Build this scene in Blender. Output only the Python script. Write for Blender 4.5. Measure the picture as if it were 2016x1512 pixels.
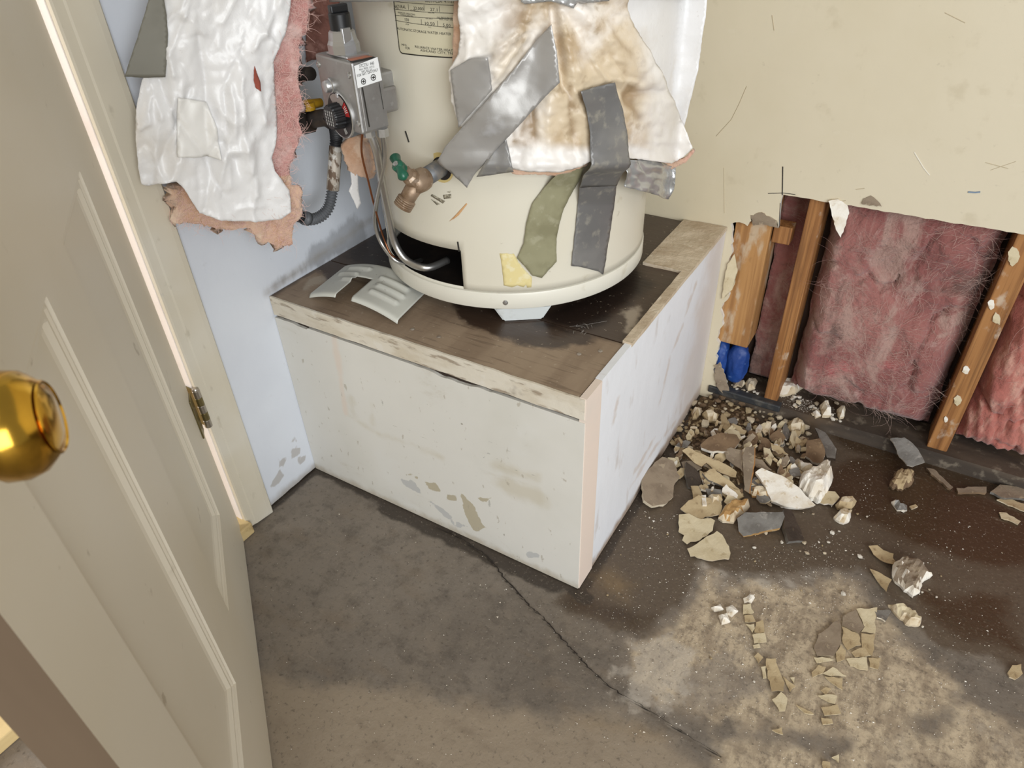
import bpy, bmesh, math, random
import numpy as np
from mathutils import Vector, Matrix
from mathutils.geometry import delaunay_2d_cdt

sc = bpy.context.scene
COL = sc.collection
for o in list(bpy.data.objects): bpy.data.objects.remove(o, do_unlink=True)
rng = random.Random(7)
NR = np.random.RandomState(11)
sin, cos, pi = math.sin, math.cos, math.pi

# ------------------------------------------------------------------ camera
F = 1378.98
CC = np.array([0.354951, -0.768016, 1.122353])
CR = np.array([[0.85626458, 0.51556769, -0.03163751],
               [0.28669711, -0.5253144, -0.80115514],
               [-0.42966934, 0.67693038, -0.59761987]])
cam = bpy.data.cameras.new('camera'); camo = bpy.data.objects.new('camera', cam); COL.objects.link(camo)
cam.sensor_fit = 'HORIZONTAL'; cam.sensor_width = 36.0; cam.lens = F / 2016 * 36; cam.clip_start = 0.02
m = Matrix.Identity(4)
for i in range(3):
    m[i][0] = CR[0][i]; m[i][1] = -CR[1][i]; m[i][2] = -CR[2][i]; m[i][3] = CC[i]
camo.matrix_world = m
cam.dof.use_dof = True; cam.dof.focus_distance = 1.3; cam.dof.aperture_fstop = 12.0
sc.camera = camo

# ------------------------------------------------------------------ light
world = bpy.data.worlds.new('world'); sc.world = world; world.use_nodes = True
bg = world.node_tree.nodes['Background']
bg.inputs[0].default_value = (0.98, 0.98, 1.0, 1); bg.inputs[1].default_value = 0.34

def area(name, loc, target, sx, sy, power, col):
    l = bpy.data.lights.new(name, 'AREA'); l.shape = 'RECTANGLE'; l.size = sx; l.size_y = sy
    l.energy = power; l.color = col
    o = bpy.data.objects.new(name, l); COL.objects.link(o); o.location = loc
    o.rotation_euler = (Vector(target) - Vector(loc)).to_track_quat('-Z', 'Y').to_euler()
    return o
area('garage_door_daylight', (2.75, -2.6, 1.5), (-0.2, 0.2, 0.4), 2.6, 2.2, 150, (0.93, 0.97, 1.0))
area('warm_overhead_fill', (0.6, -1.6, 2.6), (0.1, 0.1, 0.3), 1.2, 0.8, 10, (1.0, 0.93, 0.82))  # added warm fill from above, lifts the back wall; no lamp known there
area('house_window_daylight', (-1.75, -1.35, 1.3), (-0.75, -0.2, 0.6), 0.9, 1.2, 26, (1.0, 0.97, 0.93))
sc.view_settings.view_transform = 'Standard'
sc.view_settings.look = 'None'
sc.view_settings.exposure = 0.0
sc.view_settings.gamma = 1.0
sc.view_settings.use_curve_mapping = False

# ------------------------------------------------------------------ helpers: rays of the photograph onto real planes
W, D, H = 0.6847, 0.6955, 0.46
def ray(px, py):
    d = CR.T @ np.array([(px - 1008) / F, (py - 756) / F, 1.0]); return d / np.linalg.norm(d)
def on_axis(px, py, ax, v):
    d = ray(px, py); return CC + d * ((v - CC[ax]) / d[ax])
def on_plane(px, py, P, n):
    d = ray(px, py); return CC + d * (np.dot(np.asarray(P) - CC, n) / np.dot(n, d))
HX, HY, HR = -0.337, 0.355, 0.255
def on_cyl(px, py, r):
    d = ray(px, py); o = CC - np.array([HX, HY, 0]); a = d[0]**2 + d[1]**2; b = o[0]*d[0] + o[1]*d[1]; c = o[0]**2 + o[1]**2 - r*r
    q = b*b - a*c; q = .5*(q + math.sqrt(q*q + 2.5e-7))      # eased past the silhouette so wraps leave the cylinder smoothly
    t = (-b - math.sqrt(q)) / a
    return CC + t*d

# ------------------------------------------------------------------ numpy noise
def _h(i, j, k):
    n = (i*374761393 + j*668265263 + k*2147483647) & 0xffffffff
    n = ((n ^ (n >> 13)) * 1274126177) & 0xffffffff
    return ((n ^ (n >> 16)) & 0xffff) / 65535.0
def vnoise(x, y, z):
    x = np.asarray(x, float); y = np.asarray(y, float); z = np.asarray(z, float)
    x, y, z = np.broadcast_arrays(x, y, z)
    xi = np.floor(x).astype(np.int64); yi = np.floor(y).astype(np.int64); zi = np.floor(z).astype(np.int64)
    u = x - xi; v = y - yi; w = z - zi
    u = u*u*(3-2*u); v = v*v*(3-2*v); w = w*w*(3-2*w)
    L = lambda a, b, t: a + (b-a)*t
    r = L(L(L(_h(xi,yi,zi), _h(xi+1,yi,zi), u), L(_h(xi,yi+1,zi), _h(xi+1,yi+1,zi), u), v),
          L(L(_h(xi,yi,zi+1), _h(xi+1,yi,zi+1), u), L(_h(xi,yi+1,zi+1), _h(xi+1,yi+1,zi+1), u), v), w)
    return r
def fbm(x, y, z, o=4):
    s = 0; a = .5
    for k in range(o):
        f = 2.0**k; s = s + a*vnoise(np.asarray(x)*f+k*17.3, np.asarray(y)*f+k*5.1, np.asarray(z)*f); a *= .5
    return s / (1 - .5**o)
def sdpoly(X, Y, poly):
    """signed distance, positive inside"""
    p = np.asarray(poly, float); d = np.full(X.shape, 1e9); ins = np.zeros(X.shape, bool); n = len(p)
    for i in range(n):
        a = p[i]; b = p[(i+1) % n]; e = b-a; wx = X-a[0]; wy = Y-a[1]
        t = np.clip((wx*e[0]+wy*e[1])/max(e@e, 1e-12), 0, 1)
        d = np.minimum(d, (wx-e[0]*t)**2 + (wy-e[1]*t)**2)
        c = ((a[1] > Y) != (b[1] > Y))
        with np.errstate(divide='ignore', invalid='ignore'):
            ins ^= c & (X < (b[0]-a[0])*(Y-a[1])/(b[1]-a[1]+1e-15) + a[0])
    return np.where(ins, 1, -1)*np.sqrt(d)
def dline(X, Y, pl):
    d = np.full(X.shape, 1e9)
    for a, b in zip(pl[:-1], pl[1:]):
        a = np.array(a); b = np.array(b); e = b-a; wx = X-a[0]; wy = Y-a[1]
        t = np.clip((wx*e[0]+wy*e[1])/max(e@e, 1e-12), 0, 1)
        d = np.minimum(d, (wx-e[0]*t)**2 + (wy-e[1]*t)**2)
    return np.sqrt(d)

# ------------------------------------------------------------------ materials
def lin(c):
    r = []
    for v in c[:3]:
        v = v/255.0; r.append(v/12.92 if v <= .04045 else ((v+.055)/1.055)**2.4)
    return (*r, 1.0)
def mat(name, col, rough=.6, metal=0.0, layers=(), bump=(), spec=.5, coat=0, sheen=0, alpha=None, trans=0, coords='Object'):
    """layers: dict(src, lo, hi, col, amt, rough); src = ('attr', name, warp_scale, warp_amp) or ('noise', scale, detail, (sx,sy,sz)); bump: (scale, detail, strength, dist, stretch)"""
    M = bpy.data.materials.new(name); M.use_nodes = True; nt = M.node_tree; N = nt.nodes; Lk = nt.links
    b = N['Principled BSDF']
    tc = N.new('ShaderNodeTexCoord')
    def noise(scale, detail, stretch, rgh=.55, dist=0):
        mp = N.new('ShaderNodeMapping'); mp.inputs['Scale'].default_value = stretch or (1, 1, 1)
        Lk.new(tc.outputs[coords], mp.inputs['Vector'])
        n = N.new('ShaderNodeTexNoise'); n.inputs['Scale'].default_value = scale; n.inputs['Detail'].default_value = detail
        n.inputs['Roughness'].default_value = rgh; n.inputs['Distortion'].default_value = dist
        Lk.new(mp.outputs[0], n.inputs['Vector']); return n.outputs['Fac']
    b.inputs['Roughness'].default_value = rough; b.inputs['Metallic'].default_value = metal
    b.inputs['Specular IOR Level'].default_value = spec
    if coat: b.inputs['Coat Weight'].default_value = coat
    if sheen: b.inputs['Sheen Weight'].default_value = sheen
    if trans: b.inputs['Transmission Weight'].default_value = trans
    if alpha is not None: b.inputs['Alpha'].default_value = alpha
    b.inputs['Base Color'].default_value = lin(col)
    cs = None; rs = None
    for ly in layers:
        s = ly['src']
        if s[0] == 'attr':
            at = N.new('ShaderNodeAttribute'); at.attribute_name = s[1]; v = at.outputs['Fac']
            if len(s) > 2:
                w = noise(s[2], 5, s[4] if len(s) > 4 else None)
                ma = N.new('ShaderNodeMath'); ma.operation = 'MULTIPLY_ADD'; Lk.new(w, ma.inputs[0]); ma.inputs[1].default_value = s[3]*2; ma.inputs[2].default_value = -s[3]
                ad = N.new('ShaderNodeMath'); ad.operation = 'ADD'; Lk.new(v, ad.inputs[0]); Lk.new(ma.outputs[0], ad.inputs[1]); v = ad.outputs[0]
        else:
            v = noise(s[1], s[2], s[3] if len(s) > 3 else None, s[4] if len(s) > 4 else .55, s[5] if len(s) > 5 else 0)
        mr = N.new('ShaderNodeMapRange'); mr.interpolation_type = 'SMOOTHSTEP'
        mr.inputs['From Min'].default_value = ly['lo']; mr.inputs['From Max'].default_value = ly['hi']
        mr.inputs['To Min'].default_value = 0; mr.inputs['To Max'].default_value = ly.get('amt', 1)
        Lk.new(v, mr.inputs['Value']); fac = mr.outputs[0]
        if 'mask' in ly:
            q = ly['mask']; at = N.new('ShaderNodeAttribute'); at.attribute_name = q[0]
            m2 = N.new('ShaderNodeMapRange'); m2.interpolation_type = 'SMOOTHSTEP'; m2.inputs['From Min'].default_value = q[1]; m2.inputs['From Max'].default_value = q[2]
            Lk.new(at.outputs['Fac'], m2.inputs['Value'])
            mu = N.new('ShaderNodeMath'); mu.operation = 'MULTIPLY'; Lk.new(fac, mu.inputs[0]); Lk.new(m2.outputs[0], mu.inputs[1]); fac = mu.outputs[0]
        if ly.get('col') is not None:
            mx = N.new('ShaderNodeMix'); mx.data_type = 'RGBA'; mx.inputs[7].default_value = lin(ly['col'])
            if cs is None: mx.inputs[6].default_value = lin(col)
            else: Lk.new(cs, mx.inputs[6])
            Lk.new(fac, mx.inputs[0]); cs = mx.outputs[2]
        if ly.get('rough') is not None:
            mx = N.new('ShaderNodeMix'); mx.data_type = 'FLOAT'; mx.inputs[3].default_value = ly['rough']
            if rs is None: mx.inputs[2].default_value = rough
            else: Lk.new(rs, mx.inputs[2])
            Lk.new(fac, mx.inputs[0]); rs = mx.outputs[0]
    if cs is not None: Lk.new(cs, b.inputs['Base Color'])
    if rs is not None: Lk.new(rs, b.inputs['Roughness'])
    prev = None
    for bp in bump:
        h = noise(bp[0], bp[1], bp[4] if len(bp) > 4 else None)
        bn = N.new('ShaderNodeBump'); bn.inputs['Strength'].default_value = bp[2]; bn.inputs['Distance'].default_value = bp[3]
        Lk.new(h, bn.inputs['Height'])
        if prev: Lk.new(prev, bn.inputs['Normal'])
        prev = bn.outputs[0]
    if prev: Lk.new(prev, b.inputs['Normal'])
    return M
def nz(scale, lo, hi, col, amt=1, detail=4, st=None, rough=None, r=.55, ds=0): return dict(src=('noise', scale, detail, st, r, ds), lo=lo, hi=hi, col=col, amt=amt, rough=rough)
def at(name, lo, hi, col, amt=1, ws=30, wa=.0, rough=None, st=None): return dict(src=('attr', name, ws, wa, st), lo=lo, hi=hi, col=col, amt=amt, rough=rough)

# ------------------------------------------------------------------ mesh helpers
def link(name, me, material, parent=None, smooth=False, loc=None):
    o = bpy.data.objects.new(name, me); COL.objects.link(o)
    if material is not None:
        for mm in (material if isinstance(material, (list, tuple)) else [material]): me.materials.append(mm)
    if parent is not None: o.parent = parent
    if loc is not None: o.location = loc
    if smooth:
        me.polygons.foreach_set('use_smooth', [True]*len(me.polygons))
    return o
def raw(name, v, f, material, parent=None, smooth=False, loc=None):
    me = bpy.data.meshes.new(name); me.from_pydata([tuple(map(float, p)) for p in v], [], [tuple(map(int, q)) for q in f]); me.update()
    return link(name, me, material, parent, smooth, loc)
def frombm(name, bm, material, parent=None, smooth=False, loc=None):
    bmesh.ops.recalc_face_normals(bm, faces=bm.faces)
    me = bpy.data.meshes.new(name); bm.to_mesh(me); bm.free(); return link(name, me, material, parent, smooth, loc)
def thing(name, label, cat, loc=(0, 0, 0), group=None, rot=None):
    o = bpy.data.objects.new(name, None); COL.objects.link(o); o.location = loc; o.empty_display_size = .05
    if rot is not None: o.rotation_euler = rot
    return tag(o, label, cat, group)
def tag(o, label, cat, group=None):
    o['label'] = label; o['category'] = cat
    if group: o['group'] = group
    return o
def struct(o, label=None):
    o['kind'] = 'structure'
    if label: o['label'] = label
    return o
def attr(o, name, vals):
    a = o.data.attributes.new(name, 'FLOAT', 'POINT'); a.data.foreach_set('value', np.asarray(vals, dtype=np.float32))
def coords(o):
    a = np.empty(len(o.data.vertices)*3); o.data.vertices.foreach_get('co', a); return a.reshape(-1, 3)
def setco(o, a):
    o.data.vertices.foreach_set('co', np.asarray(a).reshape(-1)); o.data.update()
def bmbox(bm, x0, x1, y0, y1, z0, z1, bev=0, M=None):
    r = bmesh.ops.create_cube(bm, size=1.0); vs = r['verts']
    for v in vs: v.co = Vector((x0+(v.co.x+.5)*(x1-x0), y0+(v.co.y+.5)*(y1-y0), z0+(v.co.z+.5)*(z1-z0)))
    if bev:
        es = list({e for v in vs for e in v.link_edges})
        r = bmesh.ops.bevel(bm, geom=es, offset=bev, segments=2, affect='EDGES', profile=.5)
        vs = list({v for f in r['faces'] for v in f.verts} | {v for v in vs if v.is_valid})
    if M is not None:
        allv = set(); st = [v for v in vs if v.is_valid]
        while st:
            v = st.pop()
            if v in allv: continue
            allv.add(v); st += [e.other_vert(v) for e in v.link_edges]
        for v in allv: v.co = M @ v.co
    return vs
def box(name, x0, x1, y0, y1, z0, z1, material, parent=None, bev=.002, M=None):
    bm = bmesh.new(); bmbox(bm, x0, x1, y0, y1, z0, z1, bev, M); return frombm(name, bm, material, parent)
def frame(z, up=(0, 0, 1)):
    z = Vector(z).normalized(); u = Vector(up)
    if abs(z.dot(u)) > .97: u = Vector((1, 0, 0))
    x = u.cross(z).normalized(); y = z.cross(x); return x, y, z
def catmull(pts, n=8):
    P = [Vector(p) for p in pts]; P = [P[0]*2-P[1]] + P + [P[-1]*2-P[-2]]; out = []
    for i in range(1, len(P)-2):
        for k in range(n):
            t = k/n; a, b, c, d = P[i-1], P[i], P[i+1], P[i+2]
            out.append(.5*((2*b)+(-a+c)*t+(2*a-5*b+4*c-d)*t*t+(-a+3*b-3*c+d)*t**3))
    out.append(P[-2]); return out
def tubemesh(pts, r, seg=12, cap=True, bm=None):
    """r: float or list/func(t in 0..1)"""
    own = bm is None; bm = bm or bmesh.new(); pts = [Vector(p) for p in pts]; n = len(pts); rings = []
    tan = [(pts[min(i+1, n-1)]-pts[max(i-1, 0)]).normalized() for i in range(n)]
    x, y, z = frame(tan[0])
    for i in range(n):
        x = (x - tan[i]*x.dot(tan[i])).normalized(); y = tan[i].cross(x)
        rr = r(i/(n-1)) if callable(r) else (r[i] if isinstance(r, (list, tuple)) else r)
        rings.append([bm.verts.new(pts[i]+x*(rr*cos(2*pi*k/seg))+y*(rr*sin(2*pi*k/seg))) for k in range(seg)])
    for a, b in zip(rings[:-1], rings[1:]):
        for k in range(seg): bm.faces.new((a[k], a[(k+1) % seg], b[(k+1) % seg], b[k]))
    if cap: bm.faces.new(rings[0][::-1]); bm.faces.new(rings[-1])
    return bm
def tube(name, pts, r, material, parent=None, seg=12, n=8, cap=True, spline=True):
    return frombm(name, tubemesh(catmull(pts, n) if spline else pts, r, seg, cap), material, parent, True)
def lathe(name, prof, origin, axis, material, parent=None, seg=40, smooth=True, a0=0, a1=2*pi, up=(0, 0, 1)):
    """prof: (radius, height) list; revolves about axis through origin"""
    x, y, z = frame(axis, up); o = Vector(origin); bm = bmesh.new(); full = abs(a1-a0-2*pi) < 1e-6; rings = []
    for r, h in prof:
        if r < 1e-6: rings.append([bm.verts.new(o+z*h)])
        else: rings.append([bm.verts.new(o+z*h+x*(r*cos(a0+(a1-a0)*k/seg))+y*(r*sin(a0+(a1-a0)*k/seg))) for k in range(seg if full else seg+1)])
    for a, b in zip(rings[:-1], rings[1:]):
        if len(a) == 1 and len(b) == 1: continue
        m_ = max(len(a), len(b))
        for k in range(m_ if full else m_-1):
            k2 = (k+1) % m_
            if len(a) == 1: bm.faces.new((a[0], b[k2], b[k]))
            elif len(b) == 1: bm.faces.new((a[k], a[k2], b[0]))
            else: bm.faces.new((a[k], a[k2], b[k2], b[k]))
    o_ = frombm(name, bm, material, parent, smooth)
    if smooth: sharp(o_)
    return o_
def sharp(o, ang=35):
    try: o.data.set_sharp_from_angle(angle=math.radians(ang))
    except Exception: pass
def tgrid(name, xs, ys, f, material, parent=None, smooth=True):
    """tensor grid; f(X,Y)->(x,y,z arrays)"""
    X, Y = np.meshgrid(xs, ys); x, y, z = f(X, Y); nx, ny = len(xs), len(ys)
    v = np.stack([np.broadcast_to(x, X.shape).ravel(), np.broadcast_to(y, X.shape).ravel(), np.broadcast_to(z, X.shape).ravel()], 1)
    i = np.arange(nx-1)[None, :] + nx*np.arange(ny-1)[:, None]; i = i.ravel()
    fc = np.stack([i, i+1, i+1+nx, i+nx], 1)
    me = bpy.data.meshes.new(name); me.vertices.add(len(v)); me.vertices.foreach_set('co', v.ravel())
    me.loops.add(fc.size); me.loops.foreach_set('vertex_index', fc.ravel().astype(np.int32))
    me.polygons.add(len(fc)); me.polygons.foreach_set('loop_start', np.arange(0, fc.size, 4, dtype=np.int32))
    try: me.polygons.foreach_set('loop_total', np.full(len(fc), 4, dtype=np.int32))
    except Exception: pass
    me.update(calc_edges=True); me.validate()
    if not smooth: me.polygons.foreach_set('use_smooth', [False]*len(me.polygons))
    return link(name, me, material, parent, smooth)
def resample(poly, step):
    out = []; n = len(poly)
    for i in range(n):
        a = np.array(poly[i], float); b = np.array(poly[(i+1) % n], float); k = max(1, int(np.hypot(*(b-a))/step))
        for j in range(k): out.append(a+(b-a)*j/k)
    return out
def tri2d(poly, step, jag=0, seed=0):
    """triangulate the inside of a 2-D polygon with interior points at `step`"""
    r = random.Random(seed); B = resample(poly, step)
    if jag: B = [p+np.array([r.uniform(-jag, jag), r.uniform(-jag, jag)]) for p in B]
    Bp = np.array(B); x0, y0 = Bp.min(0); x1, y1 = Bp.max(0)
    gx = np.arange(x0+step*.5, x1, step); gy = np.arange(y0+step*.5, y1, step*.87)
    G = np.array([(x+(step*.5 if j % 2 else 0), y) for j, y in enumerate(gy) for x in gx]) if len(gx) and len(gy) else np.zeros((0, 2))
    if len(G):
        s = sdpoly(G[:, 0], G[:, 1], Bp); G = G[s > step*.45]
    n = len(Bp); V = [Vector(p) for p in Bp] + [Vector(p) for p in G]
    vo, eo, fo, *_ = delaunay_2d_cdt(V, [(i, (i+1) % n) for i in range(n)], [], 1, 1e-7)
    return np.array([tuple(v) for v in vo]), [tuple(f) for f in fo]
def sheet(name, poly, step, mp, material, parent=None, thick=.001, jag=0, seed=0, disp=None):
    """thin sheet cut to an outline; mp(px,py)->3-D point; disp(P, N, XY)->offset along normal"""
    V, Fc = tri2d(poly, step, jag, seed); P = np.array([mp(x, y) for x, y in V])
    me = bpy.data.meshes.new(name); me.from_pydata([tuple(p) for p in P], [], Fc); me.update()
    nv = np.array([tuple(v.normal) for v in me.vertices]); to = CC-P
    if (nv*to).sum() < 0:
        me.flip_normals(); me.update(); nv = -nv
    if disp is not None:
        P = P + nv*np.asarray(disp(P, V))[:, None]; me.vertices.foreach_set('co', P.ravel()); me.update()
    o = link(name, me, material, parent, True)
    if thick:
        md = o.modifiers.new('thickness', 'SOLIDIFY'); md.thickness = thick; md.offset = -1
    return o, V

def slab(name, a0, a1, b0, b1, step, mapf, t, material, parent=None, smooth=True):
    """gridded face with a folded-down rim of depth t; mapf(A,B,depth)->x,y,z"""
    na = max(2, int(round((a1-a0)/step))+1); nb = max(2, int(round((b1-b0)/step))+1)
    xs = np.r_[a0, np.linspace(a0, a1, na), a1]; ys = np.r_[b0, np.linspace(b0, b1, nb), b1]
    def f(X, Y):
        d = np.zeros(X.shape); d[0, :] = t; d[-1, :] = t; d[:, 0] = t; d[:, -1] = t
        return mapf(X, Y, d)
    o = tgrid(name, xs, ys, f, material, parent, smooth); sharp(o); return o
def fl(pts, z=0.0): return [on_axis(x, y, 2, z)[:2] for x, y in pts]
def zc(pts, sc_, ox, oy): return [(ox+x/sc_, oy+y/sc_) for x, y in pts]

# ================================================================== SETTING
# ---- floor
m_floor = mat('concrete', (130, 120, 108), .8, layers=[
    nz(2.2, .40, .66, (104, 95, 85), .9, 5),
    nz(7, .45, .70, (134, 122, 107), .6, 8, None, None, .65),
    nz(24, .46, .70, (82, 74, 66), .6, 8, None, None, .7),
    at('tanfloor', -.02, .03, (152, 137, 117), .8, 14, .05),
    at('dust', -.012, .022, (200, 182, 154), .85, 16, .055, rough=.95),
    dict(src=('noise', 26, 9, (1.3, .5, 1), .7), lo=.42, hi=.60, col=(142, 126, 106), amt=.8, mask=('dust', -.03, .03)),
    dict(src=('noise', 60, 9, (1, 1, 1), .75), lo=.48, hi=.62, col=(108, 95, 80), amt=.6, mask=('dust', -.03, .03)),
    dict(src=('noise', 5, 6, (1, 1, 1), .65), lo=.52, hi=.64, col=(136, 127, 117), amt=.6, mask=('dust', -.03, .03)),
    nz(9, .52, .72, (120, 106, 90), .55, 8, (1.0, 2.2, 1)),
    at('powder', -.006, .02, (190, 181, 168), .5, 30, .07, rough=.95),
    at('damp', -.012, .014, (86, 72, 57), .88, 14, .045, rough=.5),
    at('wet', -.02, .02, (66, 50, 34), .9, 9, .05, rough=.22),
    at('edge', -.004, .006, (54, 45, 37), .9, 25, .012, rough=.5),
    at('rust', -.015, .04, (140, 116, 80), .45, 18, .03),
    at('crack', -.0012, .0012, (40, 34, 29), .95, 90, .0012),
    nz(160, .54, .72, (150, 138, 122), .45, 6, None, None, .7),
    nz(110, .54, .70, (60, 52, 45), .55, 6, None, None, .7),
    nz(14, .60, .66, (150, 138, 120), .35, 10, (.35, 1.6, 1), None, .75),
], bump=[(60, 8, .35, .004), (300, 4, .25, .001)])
fx = np.unique(np.r_[np.linspace(-1.9, -.8, 4), np.arange(-.78, 1.12, .0065), np.linspace(1.15, 4.2, 10)])
fy = np.unique(np.r_[np.linspace(-4, -1.05, 8), np.arange(-1.0, .82, .0065)])
crack = fl([(850, 1035), (892, 1050), (930, 1076), (962, 1098), (990, 1135), (1040, 1190), (1065, 1212), (1100, 1250), (1132, 1285), (1150, 1305), (1200, 1352), (1260, 1387), (1330, 1432), (1420, 1490)])
def ffloor(X, Y):
    d = dline(X, Y, crack); dep = -.004*np.exp(-(d/.0035)**2)
    return X, Y, dep + .0012*(fbm(X*9, Y*9, 0, 4)-.5)
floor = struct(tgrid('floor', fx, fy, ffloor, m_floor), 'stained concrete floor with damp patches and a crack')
cr_ = random.Random(2); cv_p = [Vector((p[0], p[1], .0009)) for p in crack]; cv_p = catmull(cv_p, 9); V_ = []; F_ = []
for i, p in enumerate(cv_p):
    w_ = .0016*cr_.uniform(.25, 1.3)*(.35 if i < 8 or i > 95 else 1); j = cr_.gauss(0, .0008); V_ += [(p.x+j-w_*.75, p.y+j-w_*.6, .0009), (p.x+j+w_*.75, p.y+j+w_*.6, .0009)]
    if i: F_.append((2*i-2, 2*i-1, 2*i+1, 2*i))
raw('floor_crack', V_, F_, mat('dark_crack', (44, 37, 31), .95), floor)
v = coords(floor); X, Y = v[:, 0], v[:, 1]
attr(floor, 'crack', .0016 - dline(X, Y, crack))
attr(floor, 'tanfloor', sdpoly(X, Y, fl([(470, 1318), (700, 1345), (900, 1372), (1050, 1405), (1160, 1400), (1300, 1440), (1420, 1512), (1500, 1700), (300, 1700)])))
attr(floor, 'dust', np.maximum(sdpoly(X, Y, fl([(1400, 1430), (1560, 1440), (1690, 1460), (1830, 1400), (1900, 1360), (2016, 1420), (2200, 1512), (2200, 1700), (1350, 1700)]))-.022, np.maximum(sdpoly(X, Y, fl([(1395, 1112), (1440, 1142), (1560, 1150), (1650, 1130), (1700, 1165), (1760, 1260), (1850, 1300), (1905, 1350), (1850, 1395), (1800, 1440), (1690, 1470), (1560, 1440), (1400, 1420), (1300, 1390), (1250, 1330), (1235, 1265), (1310, 1240), (1365, 1190)])),
                      sdpoly(X, Y, fl([(1680, 1410), (1830, 1395), (1800, 1520), (1640, 1520)]))-.005)))
attr(floor, 'powder', np.maximum.reduce([sdpoly(X, Y, fl([(1245, 1265), (1300, 1240), (1390, 1290), (1330, 1400), (1250, 1380), (1210, 1350)])), .012-dline(X, Y, fl([(1180, 1340), (1260, 1385), (1330, 1400)])),
     .006-dline(X, Y, fl([(1440, 1140), (1480, 1146), (1540, 1142), (1570, 1150), (1620, 1120)])), .01-dline(X, Y, fl([(1400, 1110), (1435, 1138)]))]))
attr(floor, 'damp', sdpoly(X, Y, fl([(1134, 1156), (1095, 1190), (1180, 1222), (1250, 1252), (1335, 1205), (1385, 1112), (1470, 1132), (1600, 1128), (1690, 1120), (1780, 1200), (1850, 1270), (2016, 1330), (2400, 1450), (2400, 1000), (1600, 780), (1380, 760), (1270, 950)])))
attr(floor, 'wet', np.maximum.reduce([sdpoly(X, Y, fl([(1640, 905), (1740, 900), (1850, 960), (2016, 990), (2100, 1050), (2016, 1120), (1900, 1110), (1780, 1060), (1680, 1010), (1620, 970)])),
     sdpoly(X, Y, fl([(1640, 860), (1700, 850), (1900, 930), (2016, 965), (2016, 990), (1850, 960), (1700, 900)])),
     sdpoly(X, Y, fl([(1130, 1160), (1105, 1190), (1180, 1215), (1255, 1245), (1290, 1215), (1230, 1190), (1170, 1180)]))-.005,
     sdpoly(X, Y, fl([(1790, 1150), (1990, 1170), (2016, 1290), (1900, 1260), (1830, 1220)]))-.01]))
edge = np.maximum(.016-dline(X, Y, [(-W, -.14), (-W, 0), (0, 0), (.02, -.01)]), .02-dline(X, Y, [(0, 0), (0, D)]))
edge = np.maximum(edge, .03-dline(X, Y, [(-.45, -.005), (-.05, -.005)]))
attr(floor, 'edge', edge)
attr(floor, 'rust', np.maximum(sdpoly(X, Y, fl([(1160, 1130), (1210, 1110), (1260, 1150), (1240, 1190), (1180, 1170)])), sdpoly(X, Y, fl([(1130, 1408), (1310, 1440), (1310, 1462), (1120, 1425)]))))

# ---- back wall: gypsum board with the opening torn into it
m_wall = mat('beige_wall_paint', (214, 203, 178), .62, layers=[nz(2.5, .4, .7, (206, 194, 166), .8), nz(18, .6, .75, (193, 180, 152), .5), nz(70, .66, .8, (168, 156, 132), .35, 6), nz(9, .66, .78, (224, 216, 198), .35, 6, (1, 1, 2.5))],
             bump=[(25, 5, .12, .004), (200, 3, .1, .001)])
hole = [(1406, 768), (1409, 742), (1406, 720), (1414, 692), (1413, 668), (1421, 642), (1421, 604), (1430, 588), (1440, 560), (1433, 530), (1442, 492), (1440, 470), (1441, 440), (1455, 437), (1474, 443), (1484, 432), (1500, 440), (1518, 446), (1532, 449), (1536, 400), (1541, 383)]
hr_ = random.Random(8); hole2 = []
for a, b in zip(hole[:-1], hole[1:]):
    k = max(1, int(math.hypot(b[0]-a[0], b[1]-a[1])/7)); jj = 0 if a[0] > 1530 else 2.2
    hole2 += [(a[0]+(b[0]-a[0])*q/k+hr_.gauss(0, jj), a[1]+(b[1]-a[1])*q/k+hr_.gauss(0, jj*.7)) for q in range(k)]
hole2.append(hole[-1])
hp = [on_axis(x, y, 1, D) for x, y in hole2]
ol = [(-W, 0.0), (.02, 0.0)] + [(p[0], p[2]) for p in hp]
zc0 = .5575
r_ = random.Random(3); xx = hp[-1][0]+.012
while xx < 1.0:
    ol.append((xx, zc0+r_.uniform(-.0012, .0012))); xx += .012
ol += [(3.4, zc0), (3.4, 2.45), (-W, 2.45)]
V, Fc = tri2d(ol, .25)
wall_back = raw('wall_back', [(x, D, z) for x, z in V], Fc, m_wall)
bm = bmesh.new(); bm.from_mesh(wall_back.data)
bmesh.ops.recalc_face_normals(bm, faces=bm.faces)
g = bmesh.ops.extrude_face_region(bm, geom=bm.faces[:])
for e in g['geom']:
    if isinstance(e, bmesh.types.BMVert): e.co.y += .0127
m_gyp = mat('gypsum_core', (222, 217, 207), .95, layers=[nz(60, .45, .7, (196, 186, 168), .8, 6)], bump=[(150, 6, .6, .003)])
wall_back.data.materials.append(m_gyp)
bmesh.ops.recalc_face_normals(bm, faces=bm.faces)
for f in bm.faces:
    if abs(f.normal.y) < .5: f.material_index = 1
bm.to_mesh(wall_back.data); bm.free()
struct(wall_back, 'beige painted back wall with its lower part torn open')
m_black = mat('black_marker', (30, 27, 24), .7)
for q in [((1541, 328), (1540, 384), .0011), ((1512, 381), (1541, 380), .0007), ((1541, 380), (1566, 383), .0007), ((1536, 400), (1534, 448), .0006)]:
    a = on_axis(*q[0], 1, D-.0003); b = on_axis(*q[1], 1, D-.0003)
    frombm('marker_line', tubemesh([a, (a+b)/2, b], q[2], 5), m_black, wall_back)
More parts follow.
